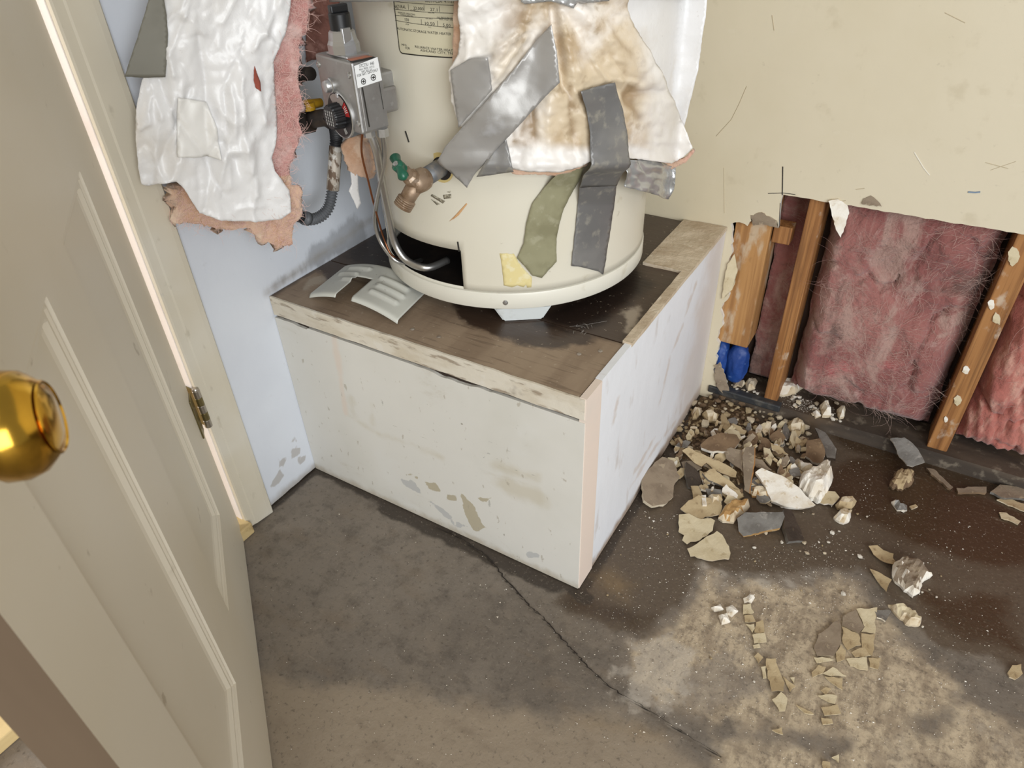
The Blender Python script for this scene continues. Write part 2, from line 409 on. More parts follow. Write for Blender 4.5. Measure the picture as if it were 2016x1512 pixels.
# scratches and smudges on the paint
m_scr = mat('paint_scratch', (186, 172, 144), .8); m_blu = mat('blue_smudge', (120, 138, 158), .8); m_chipw = mat('pale_chip', (226, 220, 206), .85)
for pts, rr, mm in [([(1470, 170), (1455, 205), (1440, 235), (1410, 268)], .0007, m_scr), ([(1520, 30), (1524, 60)], .0007, m_scr), ([(1860, 25), (1900, 45)], .0006, m_scr), ([(1940, 320), (1985, 332)], .0006, m_scr), ([(1950, 335), (2000, 318)], .0005, m_scr),
                    ([(1906, 378), (1920, 379), (1930, 378)], .0016, m_blu), ([(1425, 330), (1426, 420)], .0005, m_scr), ([(1640, 400), (1665, 395)], .0008, m_scr), ([(1685, 373), (1702, 371)], .0008, m_scr), ([(1800, 300), (1818, 330), (1830, 345)], .0009, m_chipw)]:
    pp = [on_axis(x, y, 1, D-.0002) for x, y in pts]
    frombm('paint_scratch', tubemesh(pp, rr, 5), mm, wall_back)
# dark board sheathing behind the studs
m_shea = mat('dark_sheathing', (58, 40, 30), .9, layers=[nz(6, .4, .7, (34, 24, 18), .8, 4, (1, 1, .1))])
o = struct(box('wall_sheathing', -W, 3.4, D+.104, D+.118, 0, 2.45, m_shea, None, 0), 'dark sheathing board at the back of the open wall')

# ---- studs and sill
m_stud = mat('framing_lumber', (166, 116, 66), .62, layers=[
    nz(10, .40, .62, (132, 86, 44), .85, 6, (9, 9, .35)), nz(30, .50, .66, (104, 66, 34), .6, 5, (7, 7, .14)), nz(5, .58, .75, (190, 146, 92), .6, 3, (1, 1, .5)), nz(22, .60, .70, (206, 192, 172), .6, 6, (1, 1, .6))], bump=[(60, 5, .2, .002, (3, 3, .1))])
m_stud2 = mat('framing_lumber_weathered', (178, 132, 80), .66, layers=[
    nz(10, .40, .62, (146, 102, 58), .85, 6, (9, 9, .35)), nz(18, .52, .66, (196, 180, 156), .7, 6, (1.6, 1.6, .6)), nz(14, .62, .70, (120, 84, 48), .7, 3)], bump=[(60, 5, .2, .002, (3, 3, .1))])
ys = D+.0127
def X_at(px, py, y=ys): return on_axis(px, py, 1, y)[0]
def Z_at(px, py, y=ys): return on_axis(px, py, 1, y)[2]
s2a, s2b = X_at(1588, 420), X_at(1621, 420)
s3a, s3b = X_at(1948, 590), X_at(1996, 600)
s1a, s1b = X_at(1428, 560), X_at(1496, 560)
studs = []
for nm, a, b, z0, mm, lb in [('wall_stud', s1a, s1b, Z_at(1455, 682), m_stud2, 'short wide stud cut off above the blue plastic'),
                             ('wall_stud', s2a, s2b, .036, m_stud, 'narrow full-length stud between the blue plastic and the large pink batt'),
                             ('wall_stud', s3a, s3b, .036, m_stud, 'stud with plaster crumbs stuck on it, right of the large pink batt')]:
    o = box(nm, a, b, ys, ys+.089, z0, 2.44, mm, None, .0025); tag(o, lb, 'stud', 'wall studs in the torn opening'); studs.append(o)
b0 = (X_at(1519, 470, ys+.012), X_at(1560, 452, ys+.012))
o = box('blocking_piece', b0[0], b0[1], ys+.012, ys+.05, Z_at(1535, 480, ys+.012), Z_at(1540, 446, ys+.012), m_stud, None, .002)
tag(o, 'short wood blocking piece wedged between the two left studs', 'wood block')
m_sill = mat('dirty_sill_plate', (84, 72, 60), .7, layers=[nz(8, .4, .65, (58, 49, 41), .9, 5, (.4, 2, 2)), nz(40, .55, .7, (150, 138, 120), .5, 6), nz(5, .55, .7, (106, 84, 60), .7, 4)], bump=[(50, 6, .4, .003)])
def sil(A, B, d):
    return A, D+.001+B, .036-d*1.0 + .0015*fbm(A*14, B*20, 3, 3)
sill = slab('sill_plate', .012, 3.3, 0, .1, .012, sil, .037, m_sill)
tag(sill, 'dirty grey wood sill plate along the bottom of the torn opening', 'sill plate')
m_metal_d = mat('dark_flashing', (62, 64, 66), .5, .3, layers=[nz(30, .5, .7, (110, 106, 98), .7, 5), nz(9, .5, .65, (44, 45, 47), .7)], bump=[(60, 5, .3, .003)])
fa = on_axis(1402, 764, 1, D-.004); fb = on_axis(1535, 806, 1, D-.004)
bm = bmesh.new(); bmbox(bm, fa[0]-.01, fb[0], D-.006, D+.016, .022, .041, .003); o = frombm('flashing_strip', bm, m_metal_d)
tag(o, 'short dark grey flashing strip over the sill beside the platform', 'flashing')

# ---- pink fibreglass between the studs
m_pink = mat('pink_fibreglass', (162, 108, 100), .95, sheen=.25, layers=[
    nz(4, .36, .62, (128, 74, 70), .85, 6), nz(9, .46, .62, (174, 144, 132), .8, 10, (1, 1, .6), None, .68, 1.0), nz(7, .54, .68, (104, 76, 68), .8, 8, None, None, .65, .9), nz(22, .54, .72, (196, 168, 158), .55, 10, (1, 1, .5), None, .7, 1.2), nz(5, .60, .70, (190, 92, 94), .6, 4)], bump=[(30, 8, .7, .012), (120, 6, .6, .004)])
m_fib = mat('glass_fibre', (184, 156, 144), .8, sheen=.2, layers=[nz(6, .45, .65, (142, 100, 94), .8), nz(3, .55, .7, (162, 146, 130), .7)])
m_pink_r = mat('pink_fibreglass_ridged', (184, 116, 102), .95, sheen=.25, layers=[nz(6, .4, .62, (156, 84, 76), .8, 6, (1, 1, .25)), nz(30, .5, .7, (222, 180, 160), .6, 8, (1, 1, .4)), nz(12, .6, .74, (138, 92, 72), .6, 6)], bump=[(40, 8, .7, .01), (150, 5, .5, .003)])
def batt(x0, x1, z0, z1, yb, puff, seed, material, label, ridge=0, nf=900, step=.006):
    nx = int((x1-x0)/step); nzz = int((z1-z0)/step)
    def f(X, Z):
        u = (X-x0)/(x1-x0); w = (Z-z0)/(z1-z0)
        e = np.clip(np.minimum(np.minimum(u, 1-u)*(x1-x0), np.minimum(w, (1-w))*(z1-z0))/.045, 0, 1)**.5
        b = fbm(X*9+seed, Z*7, seed, 5); b2 = fbm(X*30, Z*24, seed+4, 4); c = np.abs(fbm(X*12, Z*9, seed+9, 3)-.5)*2
        y = yb - puff*e*(.35+.9*b) + .010*(b2-.5) + .016*(c < .10)*(1-c/.10)
        if ridge: y = y + ridge*np.sin((X+Z*.25)*2*pi/.021+2*b)
        y = y+.04*(1-e)**2; y = np.maximum(y, ys+.006+.02*np.clip((Z-.50)/.05, 0, 1)+.004*b2)
        return X+(.008*(b2-.5)), np.minimum(y, ys+.074), Z
    o = tgrid('batt_face', np.linspace(x0, x1, nx), np.linspace(z0, z1, nzz), f, material)
    md = o.modifiers.new('thickness', 'SOLIDIFY'); md.thickness = .012; md.offset = -1
    root = thing('insulation_batt', label, 'insulation', ((x0+x1)/2, yb, z0), 'pink insulation batts in the wall')
    o.parent = root; o.matrix_parent_inverse = Matrix.Translation(-Vector(root.location))
    c = coords(o); V_ = []; F_ = []; r = random.Random(seed)
    for k in range(nf):
        i = r.randrange(len(c)); p = Vector(c[i]); p.y -= r.uniform(0, .006)
        if not (x0+.02 < p.x < x1-.02 and z0+.03 < p.z < .60): continue
        a = 2*pi*1.6*float(fbm(p.x*5+seed, p.z*5, seed+2, 2))+r.gauss(0, .45); n = r.randint(6, 20); ln = r.uniform(.0025, .0055); wd = r.uniform(.0001, .00028); cu = r.gauss(0, .09); base = len(V_)
        for q in range(n):
            s_ = Vector((-sin(a), 0, cos(a)))*wd*(1-q/n*.7)
            V_ += [p-s_, p+s_]; p = p+Vector((cos(a)*ln, r.uniform(-.0016, .0012), sin(a)*ln)); a += cu+r.gauss(0, .10); cu *= .97
        for q in range(n-1): F_.append((base+2*q, base+2*q+1, base+2*q+3, base+2*q+2))
    fo = raw('loose_fibres', V_, F_, m_fib); fo.parent = root; fo.matrix_parent_inverse = Matrix.Translation(-Vector(root.location)); fo['kind'] = 'stuff'
    return root
batt(s2b+.012, s3a-.008, .052, .85, ys+.075, .085, 3, m_pink, 'large matted pink fibreglass batt in the middle bay of the torn wall', 0, 1900, .005)
batt(s1b+.003, s2a-.004, .05, .80, ys+.085, .02, 21, m_pink, 'narrow strip of pink fibreglass between the two left studs', 0, 160)
batt(s3b+.004, s3b+.62, .045, .85, ys+.06, .06, 40, m_pink_r, 'ridged pink fibreglass batt right of the crumb-covered stud', .0045, 500)

# ---- left wall, casing, jamb, threshold, house floor
m_lwall = mat('white_wall_paint', (222, 226, 233), .55, layers=[nz(3, .4, .7, (212, 216, 224), .7), nz(60, .66, .8, (176, 176, 178), .35, 6), at('scuff', -.005, .015, (168, 170, 174), .8, 40, .03, st=(1, 1, .4)), at('peel', -.002, .002, (182, 178, 174), .85, 60, .006), at('grime', -.01, .02, (150, 138, 122), .7, 40, .01)],
              bump=[(40, 5, .15, .003), (12, 4, .15, .006)])
yj = -.2125
lw = slab('wall_left', -.15, D, 0.004, 1.2, .008, lambda A, B, d: (-W-d, A, B + .004*(B < .03)*(fbm(A*40, 0, 2, 3)-.5)), .1, m_lwall)
struct(lw, 'white painted left wall beside the door casing')
v = coords(lw); Yw, Zw = v[:, 1], v[:, 2]
def lwp(pts): return [(on_axis(x, y, 0, -W)[1], on_axis(x, y, 0, -W)[2]) for x, y in pts]
attr(lw, 'scuff', np.maximum(sdpoly(Yw, Zw, lwp([(600, 490), (700, 420), (735, 470), (640, 520), (590, 540)])), .004-dline(Yw, Zw, lwp([(540, 560), (590, 530), (640, 505)]))))
pl_ = [[(548, 905), (565, 900), (560, 915), (550, 918)], [(570, 885), (592, 880), (590, 895), (575, 903)], [(535, 950), (550, 925), (560, 935), (548, 952), (530, 962)], [(585, 905), (600, 895), (603, 905), (590, 915)], [(570, 870), (580, 860), (585, 872)]]
attr(lw, 'peel', np.maximum.reduce([sdpoly(Yw, Zw, lwp(p)) for p in pl_]))
attr(lw, 'grime', np.maximum(.02-Zw, .008-dline(Yw, Zw, lwp([(527, 575), (733, 430)]))))
o = box('wall_left_upper', -W-.1, -W, -.15, D, 1.2, 2.45, m_lwall, None, 0); struct(o)
o = box('wall_left_header', -W-.1, -W, -1.07, -.15, 2.08, 2.45, m_lwall, None, 0); struct(o)
o = box('wall_left_near', -W-.1, -W, -4, -1.07, 0.0, 2.45, m_lwall, None, 0); struct(o)
m_trim = mat('cream_trim_paint', (218, 212, 198), .5, layers=[nz(3, .4, .65, (208, 198, 176), .8), nz(40, .62, .74, (176, 166, 146), .5, 5, (1, 1, .5)), nz(16, .66, .74, (190, 186, 178), .6, 6)], bump=[(30, 5, .15, .003, (1, 1, .3))])
m_trim_w = mat('white_jamb_paint', (238, 230, 224), .5, layers=[nz(10, .55, .7, (226, 214, 206), .6)])
def casing(y0, y1, name):
    bm = bmesh.new(); sg = 1 if y1 > y0 else -1; w = abs(y1-y0)
    prof = [(0, 0), (0, .010), (.003, .012), (.016, .0125), (.019, .0145), (w-.012, .0165), (w-.003, .016), (w, .013), (w, 0)]
    zs = np.r_[0.004, np.linspace(.012, 2.13, 60)]; rows = []
    rr = random.Random(5)
    for z in zs:
        dz = 0
        rows.append([bm.verts.new((-W+h, y0+sg*(w-a), z+(rr.uniform(-.003, .004) if z < .01 else 0))) for a, h in prof][::1])
    for A, B in zip(rows[:-1], rows[1:]):
        for k in range(len(prof)-1): bm.faces.new((A[k], A[k+1], B[k+1], B[k]))
    bm.faces.new(rows[0]); bm.faces.new(rows[-1])
    o = frombm(name, bm, m_trim); return struct(o)
# profile runs from the jamb edge (thin) to the outer edge (thick)
o = casing(-.211, -.146, 'trim_1'); o['label'] = 'cream painted door casing on the hinge side, chipped at the foot'
for vtx in o.data.vertices: vtx.co.y = -.211 + (-.146 - vtx.co.y)
o.data.flip_normals()
o = casing(-1.05, -1.115, 'trim_2'); o['label'] = 'cream painted door casing on the latch side'
jamb = struct(box('door_jamb', -W-.105, -W+.001, yj, yj+.018+.05, .012, 2.06, m_trim_w, None, .001), 'white painted hinge jamb of the doorway')
jamb2 = struct(box('door_jamb', -W-.105, -W+.001, -1.07, -1.052, .012, 2.06, m_trim_w, None, .001), 'white painted latch jamb of the doorway')
box('door_stop', -W-.075, -W-.04, yj-.011, yj, .03, 2.06, m_trim_w, jamb, .001)
m_thr = mat('raw_threshold_wood', (206, 182, 132), .6, layers=[nz(8, .4, .65, (184, 154, 102), .8, 5, (3, .15, 3)), nz(20, .6, .7, (140, 112, 70), .6, 5)], bump=[(60, 4, .2, .002, (3, .1, 3))])
o = box('door_threshold', -W-.10, -W+.026, -1.05, yj+.004, 0.001, .030, m_thr, None, .003); struct(o, 'raw wood threshold board under the door')
m_wsill = mat('white_weatherstrip', (240, 240, 242), .4)
box('weatherstrip', -W-.055, -W-.03, -1.05, yj-.02, .030, .040, m_wsill, o, .003)
m_hfl = mat('house_wood_floor', (190, 160, 110), .5, layers=[nz(5, .4, .65, (160, 128, 80), .8, 5, (.3, 4, 1))])
struct(box('floor_house', -2.6, -W-.10, -2.4, .6, -.02, .022, m_hfl, None, 0), 'wood floor of the house beyond the doorway')
m_hw = mat('house_wall_paint', (225, 218, 205), .7)
struct(box('wall_house', -2.6, -W-.10, .05, .12, 0, 2.45, m_hw, None, 0)); struct(box('wall_house_far', -2.7, -2.6, -2.4, .6, 0, 2.45, m_hw, None, 0))

# ================================================================== DOOR
m_door = mat('cream_door_paint', (218, 209, 191), .42, layers=[nz(2, .4, .7, (212, 201, 178), .8), nz(30, .68, .76, (150, 134, 108), .5, 4), nz(9, .70, .78, (140, 124, 98), .35, 4)], bump=[(60, 4, .05, .002)])
m_dedge = mat('bare_door_edge', (98, 80, 60), .7, layers=[nz(10, .4, .65, (88, 70, 51), .8, 4, (1, 1, .1))])
du = np.array([.80161, -.59784, 0]); dn = np.array([.59784, .80161, 0]); dP = np.array([-.6772, -.2255, 0])
DW, DH, DZ = .825, 2.03, .006
prof = [(0, 0), (.0015, -.0035), (.006, -.0025), (.009, -.0045), (.013, -.0045), (.018, -.009), (.024, -.0105)]
panels = [(.152, .372, .212, .832), (.498, .718, .212, .832), (.152, .372, 1.03, 1.62), (.498, .718, 1.03, 1.62), (.152, .372, 1.72, 1.90), (.498, .718, 1.72, 1.90)]
us = sorted({0, DW} | {round(p[0]+a, 5) for p in panels for a, _ in prof} | {round(p[1]-a, 5) for p in panels for a, _ in prof} | {round(p[0]+.04, 4) for p in panels} | {round(p[1]-.04, 4) for p in panels})
vs = sorted({DZ, DH} | {round(p[2]+a, 5) for p in panels for a, _ in prof} | {round(p[3]-a, 5) for p in panels for a, _ in prof} | {round(p[2]+.04, 4) for p in panels} | {round(p[3]-.04, 4) for p in panels})
def dheight(U, Z):
    h = np.zeros(U.shape)
    pa = np.array([p[0] for p in prof]); ph = np.array([p[1] for p in prof])
    for p in panels:
        d = np.minimum(np.minimum(U-p[0], p[1]-U), np.minimum(Z-p[2], p[3]-Z))
        hh = np.interp(d, np.r_[pa, .03, .04], np.r_[ph, -.0105, -.0105]); h = np.where(d > 0, hh, h)
    return h
def dmap(U, Z):
    h = dheight(U, Z); return dP[0]+du[0]*U+dn[0]*h, dP[1]+du[1]*U+dn[1]*h, Z
door = thing('door_1', 'cream panel door standing ajar with a brass knob', 'door', (float(dP[0]), float(dP[1]), 0)); struct(door)
def dpar(o, p=None):
    o.parent = p or door
    if p is None: o.matrix_parent_inverse = Matrix.Translation(-Vector(door.location))
    return o
o = dpar(tgrid('door_face', np.array(us), np.array(vs), dmap, m_door, None, False)); o.data.flip_normals()
bm = bmesh.new()
T = .0345
def dq(u, z, h): return Vector(dP+du*u+dn*h+np.array([0, 0, z]))
def quad(bm, *p): bm.faces.new([bm.verts.new(q) for q in p])
quad(bm, dq(0, DZ, -T), dq(DW, DZ, -T), dq(DW, DH, -T), dq(0, DH, -T)); quad(bm, dq(0, DZ, 0), dq(0, DH, 0), dq(0, DH, -T), dq(0, DZ, -T)); quad(bm, dq(0, DZ, 0), dq(0, DZ, -T), dq(DW, DZ, -T), dq(DW, DZ, 0)); quad(bm, dq(0, DH, 0), dq(DW, DH, 0), dq(DW, DH, -T), dq(0, DH, -T))
dpar(frombm('door_back', bm, m_door))
bm = bmesh.new(); e_ = [dq(DW, DZ, 0), dq(DW, DH, 0), dq(DW, DH, -T), dq(DW, DZ, -T)]
quad(bm, *e_); dpar(frombm('door_edge', bm, m_dedge))
# knob
m_brass = mat('polished_brass', (206, 160, 60), .16, 1.0, layers=[nz(12, .5, .75, (150, 116, 50), .6, 5, None, .30)], bump=[(20, 3, .05, .004)])
kc = on_plane(52, 832, dP+dn*.052, dn); kb = kc-dn*.052
knob = lathe('door_knob', [(0, .066), (.010, .0655), (.019, .0625), (.0225, .0590), (.0265, .0545), (.0285, .047), (.0275, .0385), (.022, .031), (.0145, .026), (.0115, .021), (.011, .012), (.0115, .008)], kb, dn, m_brass)
dpar(knob)
ro = lathe('knob_rose', [(0, .0085), (.014, .0085), (.022, .0065), (.029, .004), (.0325, .001), (.0325, -.001), (0, -.001)], kb, dn, m_brass); ro.parent = knob
fcx = lathe('knob_face_ring', [(.0175, .0632), (.0185, .0643), (.0195, .0634)], kb, dn, m_brass); fcx.parent = knob
# hinge at mid-low height
m_hinge = mat('aged_brass_hinge', (128, 116, 78), .38, .8, layers=[nz(40, .5, .7, (92, 82, 52), .7, 4)])
m_hpin = mat('worn_steel_pin', (176, 168, 158), .3, .9)
hx, hy = float(dP[0])+.004, float(dP[1])+.012
hz0, hz1 = Z_at(0, 0) if False else .292, .377
hinge = thing('hinge_temp', '', '')
hinge.name = 'door_hinge'; del hinge['label']; del hinge['category']; hinge.parent = door; hinge.location = (0, 0, 0)
hinge.matrix_parent_inverse = Matrix.Translation(-Vector(door.location))
ks = np.linspace(hz0, hz1, 6)
for k in range(5):
    oo = lathe('hinge_knuckle', [(0, 0), (.0062, 0), (.0068, .0008), (.0068, ks[k+1]-ks[k]-.0010), (.0062, ks[k+1]-ks[k]-.0002), (0, ks[k+1]-ks[k]-.0002)], (hx, hy, ks[k]), (0, 0, 1), m_hpin if k in (0, 2, 4) else m_hinge, None, 20); oo.parent = hinge
oo = lathe('hinge_pin', [(0, .005), (.005, .0045), (.0066, .002), (.0066, 0), (0, 0)], (hx, hy, hz1), (0, 0, 1), m_hpin, None, 20); oo.parent = hinge
oo = box('hinge_leaf', -W-.03, hx, yj-.0035, yj-.001, hz0, hz1, m_hinge, None, .0005); oo.parent = hinge
oo = box('hinge_leaf', 0, .03, -.0025, 0, hz0, hz1, m_hinge, None, .0005, Matrix(((du[0], dn[0], 0, hx-.002), (du[1], dn[1], 0, hy-.010), (0, 0, 1, 0), (0, 0, 0, 1)))); oo.parent = hinge

# ================================================================== PLATFORM
m_pfront = mat('worn_white_panel_paint', (220, 217, 209), .55, layers=[nz(2.5, .4, .7, (206, 203, 192), .8), nz(6, .55, .72, (222, 220, 214), .6), at('smear', -.008, .016, (186, 172, 138), .38, 22, .022), at('pinkrun', -.004, .008, (222, 204, 188), .6, 20, .01), at('greychip', -.001, .001, (186, 186, 184), .85, 50, .012),
     at('chip', -.001, .001, (182, 172, 148), .95, 45, .010), at('botdirt', -.012, .012, (178, 166, 146), .75, 40, .016), nz(34, .71, .74, (140, 132, 118), .75, 5, (1, 1, .8)), nz(18, .70, .715, (160, 158, 150), .6, 7, (1.6, 1, .7)), at('scr', -.0004, .0006, (128, 124, 116), .7, 120, .001), nz(5, .58, .70, (196, 188, 172), .45, 8, (1, 1, 1.6), None, .7, 1.0), nz(70, .64, .70, (170, 160, 142), .6, 4, (1, 1, .5)), nz(40, .28, .34, (244, 243, 240), 0, 4)],
     bump=[(30, 5, .12, .003), (120, 4, .1, .001)])
m_pside = mat('white_drywall_side', (232, 234, 238), .6, layers=[nz(3, .4, .7, (222, 224, 228), .7), nz(11, .60, .72, (196, 186, 178), .5, 7, (1, 2.0, .6)), nz(26, .68, .76, (172, 162, 152), .45, 6, (1, 1.5, .6)), at('botdirt', -.015, .012, (150, 124, 98), .85, 28, .02), at('backstain', -.08, .06, (204, 190, 178), .6, 14, .10), at('tear', -.006, .008, (204, 190, 178), .6, 26, .025)], bump=[(26, 6, .25, .004)])
m_peach = mat('peach_corner_strip', (230, 213, 199), .65, layers=[nz(8, .45, .7, (222, 210, 198), .7, 4), nz(40, .7, .76, (178, 160, 144), .6)])
m_nose = mat('worn_nosing_paint', (218, 210, 194), .7, layers=[nz(12, .46, .66, (200, 188, 166), .8, 6, (.6, 1, 2)), nz(34, .55, .66, (132, 112, 90), .7, 6, (.5, 1, 2)), nz(20, .6, .68, (224, 218, 206), .7, 6), nz(5, .62, .68, (104, 88, 72), .7, 6)], bump=[(60, 6, .4, .003)])
m_gap = mat('dark_gap_wood', (52, 40, 32), .9)
m_deck = mat('stained_plywood', (156, 136, 114), .62, layers=[nz(7, .4, .65, (132, 112, 92), .8, 5, (2.2, .5, 1)), nz(40, .55, .7, (98, 80, 64), .5, 4, (.3, 4, 1)), at('dwet', -.008, .008, (62, 47, 38), .93, 22, .028, rough=.30), at('dblack', -.012, .02, (38, 29, 25), .9, 18, .03, rough=.35), at('dpale', -.006, .008, (170, 156, 138), .8, 40, .02), nz(120, .66, .72, (186, 172, 152), .5, 3), at('dedge', -.006, .008, (70, 56, 46), .8, 30, .008)], bump=[(50, 5, .25, .002, (.3, 2, 1))])
m_ledge = mat('rough_plaster_ledge', (206, 190, 166), .9, layers=[nz(14, .4, .65, (184, 164, 138), .8, 6), nz(50, .6, .7, (226, 214, 194), .6, 6), nz(24, .68, .75, (136, 116, 96), .6)], bump=[(40, 8, .7, .006), (160, 5, .4, .002)])
plat = thing('heater_platform', 'white painted wooden platform with a wet brown deck under the water heater', 'platform', (-W/2, .3, 0))
PI_ = Matrix.Translation(-Vector(plat.location))
def ppar(o): o.parent = plat; o.matrix_parent_inverse = PI_; return o
def fmap(A, B, d):
    z = B.copy(); top = B > .4125
    z = np.where(top, B-.004*np.clip(fbm(A*26, 0, 0, 3)-.35, 0, 1)*3*(fbm(A*9, 3, 0, 2) > .5) , z)
    return A, d+.0015*(fbm(A*3, B*3, 1, 2)-.5), z
fp = ppar(slab('front_panel', -W+.001, -.001, .002, .413, .005, fmap, .012, m_pfront))
v = coords(fp); A, B = v[:, 0], v[:, 2]
def fpp(pts): return [(on_axis(x, y, 1, 0)[0], on_axis(x, y, 1, 0)[2]) for x, y in pts]
Z7 = lambda pts: fpp(zc(pts, 2.52, 500, 560))
chips = [[(840, 975), (900, 985), (932, 1030), (870, 1020)], [(950, 1040), (1000, 1045), (1010, 1072), (960, 1070)], [(1025, 1030), (1060, 1060), (1100, 1110), (1130, 1180), (1160, 1210), (1090, 1230), (1065, 1180), (1035, 1110)], [(1110, 1060), (1180, 1055), (1170, 1080), (1130, 1075)], [(750, 938), (788, 933), (782, 950), (755, 950)], [(795, 950), (815, 955), (812, 966), (798, 962)], [(1460, 915), (1470, 918), (1480, 950), (1472, 950)], [(1290, 1095), (1305, 1100), (1302, 1110)], [(1205, 1210), (1215, 1212), (1213, 1222)]]
attr(fp, 'chip', np.maximum.reduce([sdpoly(A, B, Z7(c)) for c in chips])-.001)
attr(fp, 'greychip', np.maximum.reduce([sdpoly(A, B, Z7(c)) for c in [[(860, 1070), (940, 1110), (978, 1150), (1000, 1200), (930, 1140)], [(720, 960), (800, 980), (835, 1040), (790, 1030), (740, 990)], [(1350, 1328), (1420, 1328), (1420, 1362), (1360, 1350)], [(1000, 1170), (1060, 1200), (1010, 1215)]]])-.0015)
sm = [.006-dline(A, B, Z7([(470, 650), (600, 735), (800, 800), (930, 860)])), .004-dline(A, B, Z7([(583, 600), (588, 690)])), .014-dline(A, B, Z7([(1200, 900), (1400, 960)])), .025-dline(A, B, Z7([(1250, 1000), (1400, 1050)])), .008-dline(A, B, Z7([(480, 560), (500, 660)]))]
attr(fp, 'smear', np.maximum.reduce(sm))
attr(fp, 'pinkrun', .008-dline(A, B, Z7([(390, 220), (420, 400), (455, 640)])))
attr(fp, 'botdirt', .012-B)
attr(fp, 'scr', np.maximum.reduce([.0006-dline(A, B, Z7(q)) for q in [[(670, 695), (780, 725)], [(915, 695), (1045, 745)], [(780, 740), (890, 775)], [(1090, 740), (1310, 850)], [(1180, 890), (1400, 950)], [(1130, 870), (1170, 825)], [(1090, 790), (1260, 900)]]]))
# dark backing seen in the gap below the nosing
ppar(box('gap_backing', -W+.002, -.012, .006, .03, .40, .43, m_gap, None, 0))
ppar(slab('front_nosing', -W+.002, -.002, .4195, .4600, .006, lambda A, B, d: (A, -.0006+d+.001*(fbm(A*20, B*20, 5, 3)-.5), B+.0022*(fbm(A*30, 0, 7, 3)-.5)*np.sign(.44-B)), .004, m_nose))
# deck boards
def dk(A, B, d): return A, B, H-d+.0008*(fbm(A*12, B*12, 0, 3)-.5)
decks = [ppar(slab('deck_board', -W+.002, -.013, .0042, .1705, .005, dk, .018, m_deck)), ppar(slab('deck_board', -W+.002, -.013, .1735, D-.002, .005, dk, .018, m_deck))]
fd = lambda pts: fl(pts, H)
for dko in decks:
    v = coords(dko); A, B = v[:, 0], v[:, 1]
    blob = sdpoly(A, B, fd([(890, 590), (905, 630), (960, 655), (1020, 675), (1090, 690), (1150, 675), (1200, 650), (1290, 590), (1350, 540), (1260, 510), (1000, 560)]))
    attr(dko, 'dwet', np.maximum.reduce([blob, sdpoly(A, B, fd([(735, 440), (600, 520), (640, 560), (760, 520), (900, 600), (1200, 560), (900, 380)]))-.005, np.where(B > .172, .03-np.abs(A+.16)*.1, -1)]))
    attr(dko, 'dblack', np.maximum(sdpoly(A, B, fd([(735, 430), (660, 480), (700, 520), (780, 540), (900, 600), (1200, 600), (1260, 520), (1000, 400)])), sdpoly(A, B, fd([(1050, 640), (1120, 660), (1180, 640), (1300, 560), (1250, 530), (1100, 600)]))))
    attr(dko, 'dpale', np.maximum.reduce([sdpoly(A, B, fd(q)) for q in [[(1225, 610), (1262, 600), (1255, 640), (1232, 660)], [(1240, 655), (1275, 630), (1262, 675), (1240, 678)], [(600, 550), (640, 535), (640, 555), (600, 570)]]])-.002)
    attr(dko, 'dedge', np.maximum(.006-np.abs(B-.172), .010-np.abs(A+W)))
m_nail = mat('rusty_nail_head', (168, 158, 146), .5, .5, layers=[nz(60, .5, .7, (120, 92, 66), .6)])
for px, py in [(864, 663), (1182, 691), (1140, 697), (812, 648), (790, 618)]:
    p = on_axis(px, py, 2, H+.0005); ppar(lathe('nail_head', [(0, .0012), (.003, .001), (.0042, 0)], p, (0, 0, 1), m_nail, None, 12))
ppar(slab('plaster_ledge', -.097, 0.0, .455, D-.001, .006, lambda A, B, d: (A, B+.004*(fbm(A*30, 0, 2, 3)-.5)*(B < .47), H+.006-d+.006*(fbm(A*25, B*25, 0, 4)-.5)), .010, m_ledge))
# side panel with corner strip
sp = ppar(slab('side_panel', .058, D-.001, .002, .4615, .006, lambda A, B, d: (.0-d+.0015*(fbm(A*8, B*8, 0, 3)-.5), A, B), .012, m_pside))
v = coords(sp); A, B = v[:, 1], v[:, 2]
def spp(pts): return [(on_axis(x, y, 0, 0)[1], on_axis(x, y, 0, 0)[2]) for x, y in pts]
attr(sp, 'botdirt', .016-B+.02*np.clip((A-.2)/.4, 0, 1)); attr(sp, 'backstain', A-.50-.2*B)
attr(sp, 'tear', np.maximum.reduce([.006-dline(A, B, spp(q)) for q in [[(1345, 640), (1320, 700), (1300, 790)], [(1330, 830), (1290, 880), (1240, 960)], [(1290, 860), (1250, 930)], [(1370, 560), (1350, 620)], [(1215, 790), (1208, 830)]]]))
ppar(slab('corner_strip', .0016, .057, .002, .461, .006, lambda A, B, d: (.0006-d, A, B), .012, m_peach))
ppar(slab('side_rim', .172, D-.001, -.016, .0012, .006, lambda A, B, d: (B, A, H+.0055-d+.003*(fbm(A*30, B*30, 0, 3)-.5)), .008, m_ledge))

